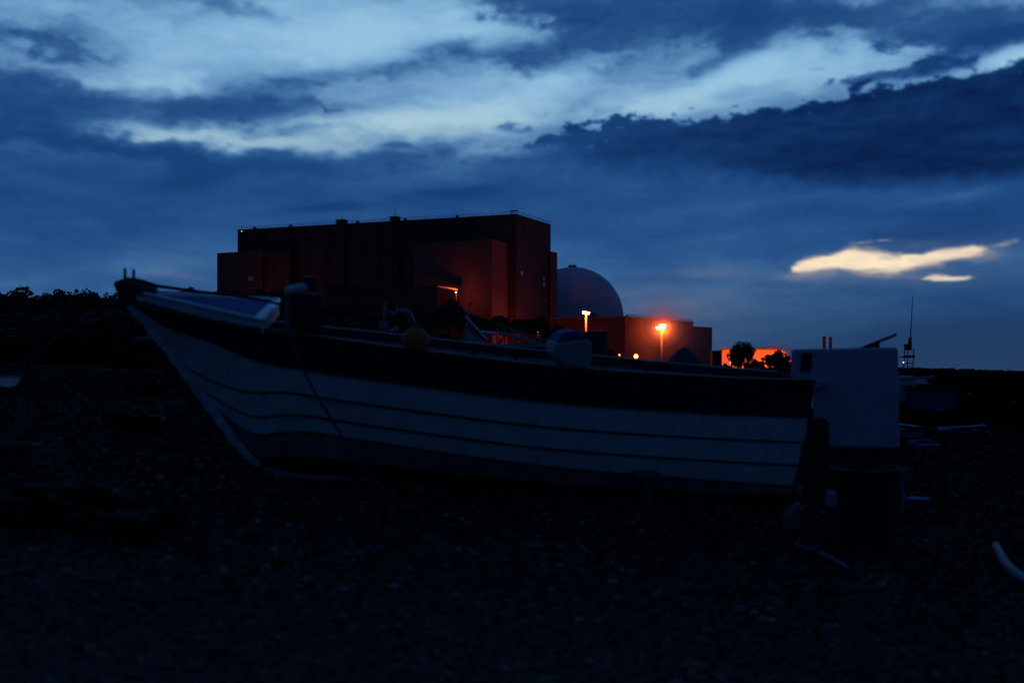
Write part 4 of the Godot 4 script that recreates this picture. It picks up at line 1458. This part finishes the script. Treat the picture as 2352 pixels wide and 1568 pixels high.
	st = begin(true)
	path = []
	for q in [[296, 642, 8.60], [325, 646, 8.66], [360, 657, 8.72], [400, 662, 8.78], [440, 668, 8.85], [520, 676, 8.95], [590, 686, 8.95], [640, 698, 8.86], [664, 704, 8.80]]:
		path.append(at(q[0], q[1], q[2]))
	tube(st, path, 0.020, 0.010, 8)
	tag(obj("bow_warp", st, M.rope), "dark warp stretched over the foredeck from bow posts to cabinet", "rope")
	st = begin(true)
	path = []
	for q in [[659, 672, 8.62], [661, 720, 8.50], [664, 762, 8.10], [690, 838, 7.93], [728, 910, 7.86], [772, 980, 7.78], [835, 1072, 7.62], [880, 1122, 7.5], [905, 1141, 7.42]]:
		path.append(at(q[0], q[1], q[2]))
	tube(st, path, 0.011, 0.011, 8)
	tag(obj("hanging_rope", st, M.rope), "dark rope hanging from the cabinet down across the hull to the shingle", "rope")

# ---------------------------------------------------------------- boats and gear behind
func simple_hull(parent: Node3D, length: float, beam: float, depth: float, sheer: float, upper: Material, lower: Material) -> void:
	# bow towards -x, stern towards +x; outer planking in three runs a side, transom, gunwale
	var sec := func(t: float, v: float, s: float) -> Vector3:
		var b := beam * 0.5 * pow(sin(PI * 0.5 * minf(1.0, t / 0.55)), 0.8) * (1.0 - 0.12 * maxf(0.0, t - 0.55) / 0.45)
		var top := depth + sheer * pow(1.0 - t, 2.2)
		var keel := depth * 0.85 * pow(1.0 - minf(1.0, t / 0.2), 1.5)
		return Vector3(t * length + (1.0 - v) * length * 0.12 * pow(1.0 - t, 6.0), keel + (top - keel) * v, s * b * pow(v, lerpf(0.9, 0.25, minf(1.0, t * 2.0))))
	for s in [1.0, -1.0]:
		for k in 3:
			var st := begin(true)
			for i in 24:
				var p := []
				for c in [[i, k], [i + 1, k], [i + 1, k + 1], [i, k + 1]]:
					p.append(sec.call(c[0] / 24.0, pow(c[1] / 3.0, 1.3), s))
				if s > 0.0:
					quad(st, p[0], p[1], p[2], p[3])
				else:
					quad(st, p[3], p[2], p[1], p[0])
			obj("plank", st, lower if k == 0 else upper, parent)
		var g := begin(true)
		var path := []
		for i in 25:
			path.append(sec.call(i / 24.0, 1.0, s))
		tube(g, path, 0.035, 0.035, 6)
		obj("gunwale", g, M.grey_trim, parent)
	var st := begin()
	for i in 8:
		var a: Vector3 = sec.call(1.0, i / 8.0, 1.0)
		var b: Vector3 = sec.call(1.0, (i + 1) / 8.0, 1.0)
		quad(st, Vector3(a.x, a.y, -a.z), b * Vector3(1, 1, -1), b, a)
	obj("transom", st, upper, parent)

func make_background_gear() -> void:
	# the boat behind, of which only the fittings show over our far gunwale
	var d := 20.0
	var p := at(800, 857, d)
	var g := ground_height(p.x, -d)
	var b2 := thing("fishing_boat", "darker fishing boat lying behind, mostly hidden by the white clinker boat", "boat", here(Vector3(p.x, g, -d)))
	simple_hull(b2, 4.4, 1.7, 0.92, 0.3, M.navy_paint, M.bottom_paint)
	var base := b2.position
	# sloping cuddy
	var st := begin()
	var c := at(1092, 790, d) - base
	slab(st, PackedVector2Array([Vector2(-0.20, -0.30), Vector2(-0.20, 0.30), Vector2(-0.16, 0.44), Vector2(0.14, 0.10), Vector2(0.16, -0.30)]), -0.35, 0.35, 0.02)
	var cu := obj("cuddy", st, M.inner_paint, b2)
	cu.position = c
	st = begin()
	box(st, Vector3(0.025, 0.31, 0.05), Vector3(0.60, 0.04, 0.86), Basis(Vector3(0, 0, 1), -0.82), 0.01)
	obj("cuddy_roof", st, M.deck_white, cu)
	# mast with a small red light
	st = begin(true)
	var m0 := at(1067, 778, d) - base
	var m1 := at(1085, 655, d) - base
	tube(st, [m0 - Vector3(0, 0.4, 0), m0, m1], 0.022, 0.012, 6)
	var mast := obj("mast", st, M.grey_trim, b2)
	st = begin(true)
	lathe(st, [Vector2(0.0, -0.03), Vector2(0.035, -0.02), Vector2(0.035, 0.02), Vector2(0.0, 0.03)], 10, Transform3D(Basis.IDENTITY, m0.lerp(m1, 0.66) + Vector3(0.03, 0, 0.03)))
	obj("mast_reflector", st, M.red_plastic, mast)
	# hauler frame and curved pipe
	st = begin(true)
	for q in [[884, 690, 765, 0.028], [912, 700, 735, 0.018]]:
		tube(st, [at(q[0], q[1], d) - base, at(q[0] - 3, q[2], d) - base], q[3], q[3], 6)
	tube(st, [at(880, 738, d) - base, at(880, 762, d) - base], 0.075, 0.075, 8)
	obj("hauler_post", st, M.grey_trim, b2)
	st = begin(true)
	tube(st, [at(888, 717, d) - base, at(905, 722, d) - base, at(918, 716, d) - base, at(930, 714, d) - base, at(938, 720, d) - base, at(944, 733, d) - base, at(948, 748, d) - base], 0.045, 0.075, 8)
	obj("curved_pipe", st, M.tin, b2)
	st = begin()
	slab(st, PackedVector2Array([Vector2(-0.12, -0.03), Vector2(0.08, -0.03), Vector2(0.08, 0.07)]), -0.1, 0.1, 0.01)
	var bl := obj("chock", st, M.inner_paint, b2)
	bl.position = at(903, 757, d) - base
	# ladder-like pair of rails behind, sloping down to the right
	d = 24.0
	var lad := thing("gangway", "sloping gangway rails behind the boat, right of the small cuddy", "gangway", here(at(1115, 857, d)))
	base = lad.position
	st = begin(true)
	tube(st, [at(1141, 744, d) - base, at(1192, 761, d) - base, at(1236, 776, d) - base], 0.022, 0.022, 6)
	obj("rail", st, M.tin, lad)
	st = begin(true)
	tube(st, [at(1180, 761, d) - base, at(1225, 773, d) - base, at(1290, 792, d) - base], 0.02, 0.02, 6)
	obj("rail", st, M.grey_trim, lad)
	st = begin()
	for q in [[1143, 745, 790], [1160, 751, 795], [1186, 760, 800], [1210, 768, 803]]:
		tube(st, [at(q[0], q[1], d) - base, at(q[0] - 2, q[2], d) - base], 0.016, 0.016, 5)
	obj("stanchion", st, M.grey_trim, lad)
	st = begin()
	var a := at(1146, 764, d) - base
	var e := at(1262, 797, d) - base
	ribbon(st, [a, a.lerp(e, 0.5), e], 0.5, 0.07, Vector3(0, 0, 1))
	obj("walkway", st, M.inner_paint, lad)
	st = begin()
	box(st, at(1121, 764, d) - base, Vector3(0.34, 0.07, 0.3), Basis(Vector3(0, 0, 1), -0.15), 0.02)
	obj("end_plate", st, M.deck_white, lad)
	# dark stacked gear right of the tub
	d = 17.0
	var stack := thing("winch_housing", "dark boxy winch housing right of the blue topped tub", "winch", here(at(1368, 857, d)))
	base = stack.position
	st = begin()
	box(st, at(1365, 815, d) - base, Vector3(0.40, 0.78, 0.5), Basis.IDENTITY, 0.03)
	obj("housing", st, M.inner_dark, stack)
	st = begin()
	box(st, at(1390, 829, d) - base, Vector3(0.30, 0.40, 0.45), Basis.IDENTITY, 0.03)
	obj("drum_cover", st, M.dark_cabinet, stack)
	st = begin(true)
	tube(st, [at(1352, 760, d) - base, at(1362, 766, d) - base, at(1374, 767, d) - base], 0.012, 0.012, 5)
	obj("handle", st, M.grey_trim, stack)
	# low pale boat right of it, and the covered heap
	d = 19.0
	p = at(1330, 857, d)
	g = ground_height(p.x, -d)
	var b3 := thing("dinghy", "low grey dinghy behind the white boat's after half", "boat", here(Vector3(p.x, g - 0.1, -d), 0.05))
	simple_hull(b3, 2.6, 1.2, 1.13, 0.14, M.tarp_dark, M.bottom_paint)
	d = 15.0
	p = at(1572, 857, d)
	g = ground_height(p.x, -d)
	var heap := thing("covered_heap", "peaked heap of gear under a dark purple tarpaulin below the bright lamp", "heap", here(Vector3(p.x, g, -d)))
	st = begin(true)
	var top := at(1572, 797, d).y - g
	var rows := [[0.0, 0.74, 0.5], [0.5, 0.56, 0.42], [0.72, 0.38, 0.30], [0.88, 0.22, 0.18], [0.97, 0.10, 0.08], [1.0, 0.0, 0.0]]
	for i in rows.size() - 1:
		for k in 18:
			var q := []
			for cc in [[i, k], [i, k + 1], [i + 1, k + 1], [i + 1, k]]:
				var w: float = TAU * cc[1] / 18.0
				var fold := 1.0 + 0.07 * sin(5.0 * w) + 0.05 * sin(3.0 * w + 1.0)
				q.append(Vector3(cos(w) * rows[cc[0]][1] * fold, top * rows[cc[0]][0], -sin(w) * rows[cc[0]][2] * fold))
			quad(st, q[0], q[1], q[2], q[3])
	obj("tarpaulin", st, M.tarp_dark, heap)
	st = begin(true)
	tube(st, [at(1532, 845, 14.2) - heap.position, at(1548, 850, 14.2) - heap.position, at(1560, 858, 14.2) - heap.position], 0.014, 0.014, 6)
	obj("lashing", st, M.pale_rope, heap)
	# the boat on the right with its aerial
	d = 38.0
	p = at(1960, 857, d)
	g = ground_height(p.x, -d)
	var b4 := thing("motor_boat", "white motor boat with a tall aerial mast, right of the engine box", "boat", here(Vector3(p.x, g, -d)))
	base = b4.position
	var hullholder := Node3D.new()
	hullholder.name = "hull"
	b4.add_child(hullholder)
	hullholder.transform = Transform3D(Basis(Vector3.UP, PI), Vector3(3.05, 0, 0))
	simple_hull(hullholder, 4.6, 1.8, at(0, 874, d).y - g, 0.16, M.white_paint, M.bottom_paint)
	st = begin()
	slab(st, PackedVector2Array([Vector2(-0.9, -0.15), Vector2(0.95, -0.15), Vector2(0.62, 0.06), Vector2(0.35, 0.16), Vector2(-0.9, 0.2)]), -0.5, 0.5, 0.03)
	var wh := obj("deckhouse", st, M.white_paint, b4)
	wh.position = at(2068, 873, d) - base
	st = begin()
	for k in 2:
		box(st, Vector3(0.05 + 0.33 * k, 0.12, 0.51), Vector3(0.22, 0.06, 0.02), Basis(Vector3(0, 0, 1), -0.1))
	obj("window", st, M.window_glass, wh)
	st = begin()
	for q in [[2079, 803, 2075, 880], [2100, 803, 2096, 880], [2086, 803, 2084, 880]]:
		tube(st, [at(q[0], q[1], d) - base, at(q[2], q[3], d) - base], 0.022, 0.022, 5)
	for y in [803, 817, 834, 846]:
		tube(st, [at(2078 - (y - 803) * 0.06, y, d) - base, at(2100 - (y - 803) * 0.06, y, d) - base], 0.02, 0.02, 5)
	tube(st, [at(2066, 820, d) - base, at(2080, 819, d) - base], 0.02, 0.02, 5)
	obj("mast_frame", st, M.black_iron, b4)
	st = begin()
	box(st, at(2089, 819, d) - base, Vector3(0.42, 0.09, 0.12), Basis.IDENTITY, 0.01)
	obj("cross_bar", st, M.black_iron, b4)
	st = begin()
	box(st, at(2083, 796, d) - base, Vector3(0.15, 0.2, 0.15), Basis.IDENTITY, 0.02)
	obj("junction_box", st, M.black_iron, b4)
	st = begin(true)
	tube(st, [at(2089, 804, d) - base, at(2092, 775, d) - base], 0.10, 0.055, 8)
	tube(st, [at(2092, 776, d) - base, at(2097.5, 678, d) - base], 0.022, 0.012, 5)
	obj("aerial", st, M.black_iron, b4)
	small_lamp("mast_light", "tiny pale light on the left leg of the aerial mast frame", at(2076, 832, d - 0.1), 0.028, M.white_lens, 0.0)

func crate(called: String, label: String, category: String, group: String, xf: Transform3D, s: Vector3, m: Material) -> Node3D:
	# an open fish crate: four slatted sides, floor, rim
	var o := thing(called, label, category, xf, group)
	var st := begin()
	box(st, Vector3(0, 0.02, 0), Vector3(s.x, 0.03, s.z), Basis.IDENTITY, 0.006)
	obj("floor", st, m, o)
	for k in 4:
		var b := Basis(Vector3.UP, PI / 2 * k)
		var w := s.x if k % 2 == 0 else s.z - 0.05
		var off := (s.z if k % 2 == 0 else s.x) * 0.5
		st = begin()
		box(st, b * Vector3(0, s.y * 0.5 + 0.02, off - 0.012), Vector3(w, s.y - 0.05, 0.022), b, 0.005)
		obj("side", st, m, o)
		st = begin()
		box(st, b * Vector3(0, s.y, off), Vector3(w + 0.05, 0.04, 0.045), b, 0.01)
		obj("rim", st, m, o)
	return o

func grounded(px: float, py: float, lift := 0.0) -> Vector3:   # where the sight line through this pixel meets the beach
	var d := 3.0
	while d < 120.0:
		var p := at(px, py, d)
		if p.y <= ground_height(p.x, p.z) + lift:
			return p
		d += 0.02
	return at(px, py, 40.0)

func make_beach_litter() -> void:
	# in front of the stern
	var p := grounded(1992, 1258)
	var d := -p.z
	var u := d / FOCAL
	var bin := thing("black_bin", "black plastic bin standing on the shingle below the white engine box", "bin", here(p, 0.2))
	var st := begin(true)
	st.set_smooth_group(-1)
	var h := 185.0 * u
	var r := 70.0 * u
	lathe(st, [Vector2(0.0, 0.0), Vector2(r * 0.86, 0.0), Vector2(r, h * 0.9), Vector2(r * 0.96, h * 0.9), Vector2(r * 0.82, 0.02), Vector2(0.0, 0.02)], 28)
	obj("body", st, M.black_plastic, bin)
	st = begin()
	lathe(st, [Vector2(r * 0.96, h * 0.86), Vector2(r * 1.16, h * 0.87), Vector2(r * 1.19, h * 0.99), Vector2(r * 1.12, h), Vector2(r * 0.97, h), Vector2(r * 0.96, h * 0.86)], 28)
	obj("rim", st, M.black_plastic, bin)
	st = begin(true)
	tube(st, [Vector3(r * 1.12, h * 0.84, 0.05), Vector3(r * 1.2, h * 0.6, 0.06), Vector3(r * 1.12, h * 0.5, 0.05)], 0.008, 0.008, 6)
	obj("handle", st, M.pale_rope, bin)
	p = grounded(1818, 1214)
	u = -p.z / FOCAL
	var can := thing("jerry_can", "pale plastic can leaning on the shingle under the boat's stern", "can", Transform3D(Basis(Vector3.UP, 0.3) * Basis(Vector3(0, 0, 1), -0.12), p))
	st = begin()
	slab(st, PackedVector2Array([Vector2(-12 * u, 0), Vector2(12 * u, 0), Vector2(18 * u, 50 * u), Vector2(8 * u, 56 * u), Vector2(-8 * u, 48 * u), Vector2(-19 * u, 30 * u)]), -0.06, 0.06, 0.015)
	obj("body", st, M.pale_debris, can)
	st = begin(true)
	lathe(st, [Vector2(0.02, 0.0), Vector2(0.02, 0.03), Vector2(0.0, 0.03)], 10, Transform3D(Basis.IDENTITY, Vector3(8 * u, 54 * u, 0)))
	obj("cap", st, M.blue_pipe, can)
	p = grounded(1845, 1162)
	st = begin()
	box(st, p + Vector3(0, 0.09, 0), Vector3(0.05, 0.2, 0.06), Basis(Vector3(0, 0, 1), 0.2), 0.015)
	tag(obj("white_bottle", st, M.white_plastic), "thin white bottle leaning against the boat's stern foot", "bottle")
	p = grounded(1912, 1168)
	st = begin()
	box(st, p + Vector3(0, 0.09, 0), Vector3(0.17, 0.18, 0.14), Basis(Vector3(0, 0, 1), -0.15), 0.03)
	tag(obj("foam_float", st, M.white_plastic), "white foam block between the boat's rudder and the black bin", "float")
	# curved white pipe at the lower right
	st = begin(true)
	var path := []
	for q in [[2288, 1252], [2296, 1268], [2308, 1290], [2326, 1310], [2352, 1330], [2390, 1345]]:
		path.append(grounded(q[0], q[1], 0.05) + Vector3(0, 0.0, 0))
	tube(st, path, 0.03, 0.036, 12)
	tag(obj("plastic_pipe", st, M.white_plastic), "thick curved white pipe lying at the lower right corner", "pipe")
	# things lying on the beach right of the engine
	st = begin(true)
	path = []
	for q in [[2030, 968], [2065, 974], [2110, 980], [2160, 983], [2215, 981], [2262, 977]]:
		path.append(grounded(q[0], q[1], 0.05))
	tube(st, path, 0.032, 0.032, 8)
	tag(obj("long_pipe", st, M.blue_pipe), "long pale blue pipe lying across the beach right of the engine box", "pipe")
	p = grounded(2122, 1030)
	crate("fish_tray", "shallow purple fish tray with a tilted side, right of the engine box", "tray", "shallow fish trays on the beach", Transform3D(Basis(Vector3.UP, 0.35) * Basis(Vector3.RIGHT, 0.25), p), Vector3(0.42, 0.1, 0.3), M.purple_tray)
	p = grounded(2082, 1004)
	crate("fish_tray", "flat dark blue fish tray partly behind the engine box", "tray", "shallow fish trays on the beach", Transform3D(Basis(Vector3.UP, -0.2), p), Vector3(0.6, 0.07, 0.35), M.crate_blue)
	p = grounded(2140, 943)
	u = -p.z / FOCAL
	var cr := crate("fish_crate", "large dark blue crate under a black lid near the motor boat", "crate", "", here(p, 0.1), Vector3(96 * u, 46 * u, 50 * u), M.crate_blue)
	st = begin()
	box(st, Vector3(2 * u, 52 * u, 0), Vector3(112 * u, 11 * u, 58 * u), Basis(Vector3(0, 0, 1), -0.02), 0.03)
	obj("lid", st, M.black_plastic, cr)
	var names := [[2076, 990, 26, 7, "pale crumpled sheet below the long blue pipe, next to the engine box"], [2170, 992, 30, 12, "rounded bluish plastic scrap hanging over the long pipe"], [2244, 990, 22, 6, "small pale scrap below the right end of the long pipe"],
		[2113, 941, 12, 16, "pale blue bottle standing before the large crate"], [2158, 944, 22, 5, "flat greenish scrap right of the large crate's foot"], [2225, 905, 10, 4, "tiny pale scrap far right of the crate"], [2330, 927, 8, 5, "tiny whitish stone near the right edge"], [2110, 1148, 60, 7, "pale plank fragment right of the black bin"], [2190, 915, 14, 4, "pale scrap in the open beach right of the crate"]]
	for q in names:
		p = grounded(q[0], q[1])
		u = -p.z / FOCAL
		st = begin(true)
		var rr := RandomNumberGenerator.new()
		rr.seed = int(q[0])
		var a := []
		for i in 5:
			for k in 9:
				var w := TAU * k / 9.0
				var e: float = [0.0, 0.9, 1.0, 0.7, 0.0][i]
				a.append(Vector3(cos(w) * q[2] * 0.5 * u * e * rr.randf_range(0.8, 1.1), [0.0, 0.15, 0.55, 0.9, 1.0][i] * q[3] * u * rr.randf_range(0.8, 1.1) if i < 4 else q[3] * u, -sin(w) * q[2] * 0.35 * u * e * rr.randf_range(0.8, 1.1)))
		for i in 4:
			for k in 9:
				var l := (k + 1) % 9
				quad(st, a[i * 9 + k], a[i * 9 + l], a[i * 9 + 9 + l], a[i * 9 + 9 + k])
		var o := obj("beach_scrap", st, [M.pale_debris, M.blue_pipe, M.white_plastic][int(q[0]) % 3])
		o.position = p
		tag(o, q[4], "litter", "scraps lying on the beach")
	# ropes on the shingle
	st = begin(true)
	path = []
	for q in [[1826, 1248], [1850, 1256], [1890, 1270], [1925, 1288], [1950, 1302]]:
		path.append(grounded(q[0], q[1], 0.012))
	tube(st, path, 0.007, 0.007, 6)
	tag(obj("cord", st, M.pale_rope), "thin pale cord lying on the shingle below the boat's stern", "rope")
	st = begin(true)
	path = []
	for q in [[452, 1068], [490, 1070], [530, 1069], [570, 1066], [612, 1058]]:
		path.append(grounded(q[0], q[1], 0.012))
	tube(st, path, 0.009, 0.009, 6)
	tag(obj("cord", st, M.yellow_rope), "dull yellow rope lying on the shingle left of the stem foot", "rope")
	st = begin()
	p = grounded(700, 1096)
	ribbon(st, [grounded(616, 1078, 0.03), grounded(660, 1090, 0.03), grounded(720, 1096, 0.03), grounded(800, 1098, 0.03)], 0.12, 0.03, Vector3(0, 0, 1))
	tag(obj("skid_board", st, M.pale_debris), "pale skid board under the boat's forefoot", "board")
	# left side: white dinghy, covered boat, dark plants, box at the edge
	p = grounded(4, 889)
	var dg := thing("dinghy", "small white dinghy at the far left edge of the beach", "boat", here(p + Vector3(-1.62, 0, 0), 0.0))
	simple_hull(dg, 1.7, 0.8, 0.13, 0.03, M.white_paint, M.bottom_paint)
	p = at(315, 857, 21.0)
	var g := ground_height(p.x, p.z)
	var cv := thing("covered_dinghy", "dinghy under a dark sheet, just left of the white boat's stem", "boat", here(Vector3(p.x, g, -21.0)))
	simple_hull(cv, 2.4, 1.1, 0.62, 0.1, M.inner_dark, M.bottom_paint)
	st = begin(true)
	path = []
	for k in 9:
		path.append(Vector3(0.1 + k * 0.27, 0.70 + 0.12 * sin(PI * k / 8.0), 0.0))
	ribbon(st, path, 0.9, 0.06, Vector3(0, 0, 1))
	obj("cover_sheet", st, M.grey_trim, cv)
	p = grounded(20, 1075)
	crate("fish_crate", "black fish crate at the left edge of the foreground", "crate", "", here(p, 0.25), Vector3(0.36, 0.16, 0.3), M.black_plastic)
	for q in [[200, 1180, 0.30, "large dark leafy plant in the left foreground"], [295, 1235, 0.24, "lower dark leafy plant, right of the large one in the left foreground"], [80, 1200, 0.26, "dark leafy plant below the black crate in the left foreground"], [345, 905, 0.35, "dark leafy plant clump left of the boat's stem, farther back"], [330, 985, 0.30, "spreading dark plant left of the boat's stem foot"]]:
		p = grounded(q[0], q[1])
		var o := thing("sea_kale", q[3], "plant", here(p), "dark plants growing in the shingle at the left")
		var rr := RandomNumberGenerator.new()
		rr.seed = int(q[0])
		for k in 26:
			st = begin(true)
			var w := TAU * k / 26.0 * 2.62 + rr.randf()
			var len_: float = q[2] * rr.randf_range(0.7, 1.5)
			var lift := rr.randf_range(0.25, 1.1)
			var dir := Vector3(cos(w), 0, sin(w))
			var sd := Vector3(-sin(w), 0, cos(w))
			var pp := []
			for j in 5:
				var t := j / 4.0
				var c := dir * len_ * t + Vector3.UP * (len_ * lift * (t - 0.75 * t * t) + 0.01)
				var wd: float = [0.03, 0.3, 0.42, 0.34, 0.04][j] * len_ * 0.7
				var wob := 0.06 * len_ * sin(3.0 * t + k)
				pp.append([c - sd * wd + Vector3.UP * (0.05 + wob), c, c + sd * wd + Vector3.UP * (0.05 - wob)])
			for j in 4:
				for i in 2:
					quad(st, pp[j][i], pp[j][i + 1], pp[j + 1][i + 1], pp[j + 1][i])
			obj("leaf", st, M.scrub, o)

func _ready() -> void:
	rng.seed = 20240607
	# camera, sky, exposure
	var cam := Camera3D.new()
	cam.name = "camera"
	cam.projection = Camera3D.PROJECTION_FRUSTUM
	cam.near = 0.05
	cam.far = 4000.0
	cam.size = 2.0 * 0.05 * 784.0 / FOCAL
	cam.frustum_offset = Vector2(0.0, 0.05 * 73.0 / FOCAL)
	cam.position = Vector3(0, EYE, 0)
	add_child(cam)
	var lens := CameraAttributesPhysical.new()
	lens.frustum_focal_length = 35.0
	lens.exposure_aperture = 1.4
	lens.frustum_focus_distance = 300.0
	cam.attributes = lens
	cam.projection = Camera3D.PROJECTION_FRUSTUM
	cam.size = 2.0 * 0.05 * 784.0 / FOCAL
	cam.frustum_offset = Vector2(0.0, 0.05 * 73.0 / FOCAL)
	cam.near = 0.05
	cam.far = 4000.0
	cam.current = true
	var env := Environment.new()
	env.background_mode = Environment.BG_SKY
	env.sky = make_sky()
	env.sky_rotation = Vector3(0.0, PI, 0.0)
	env.tonemap_mode = Environment.TONE_MAPPER_LINEAR
	env.volumetric_fog_enabled = true
	env.volumetric_fog_density = 0.0
	env.sdfgi_enabled = true
	env.ssao_enabled = true
	env.ssil_enabled = true
	var we := WorldEnvironment.new()
	we.name = "world_environment"
	we.environment = env
	add_child(we)
	make_materials()
	make_ground()
	make_station()
	make_lamps()
	make_trees()
	make_boat()
	make_boat_gear()
	make_background_gear()
	make_beach_litter()
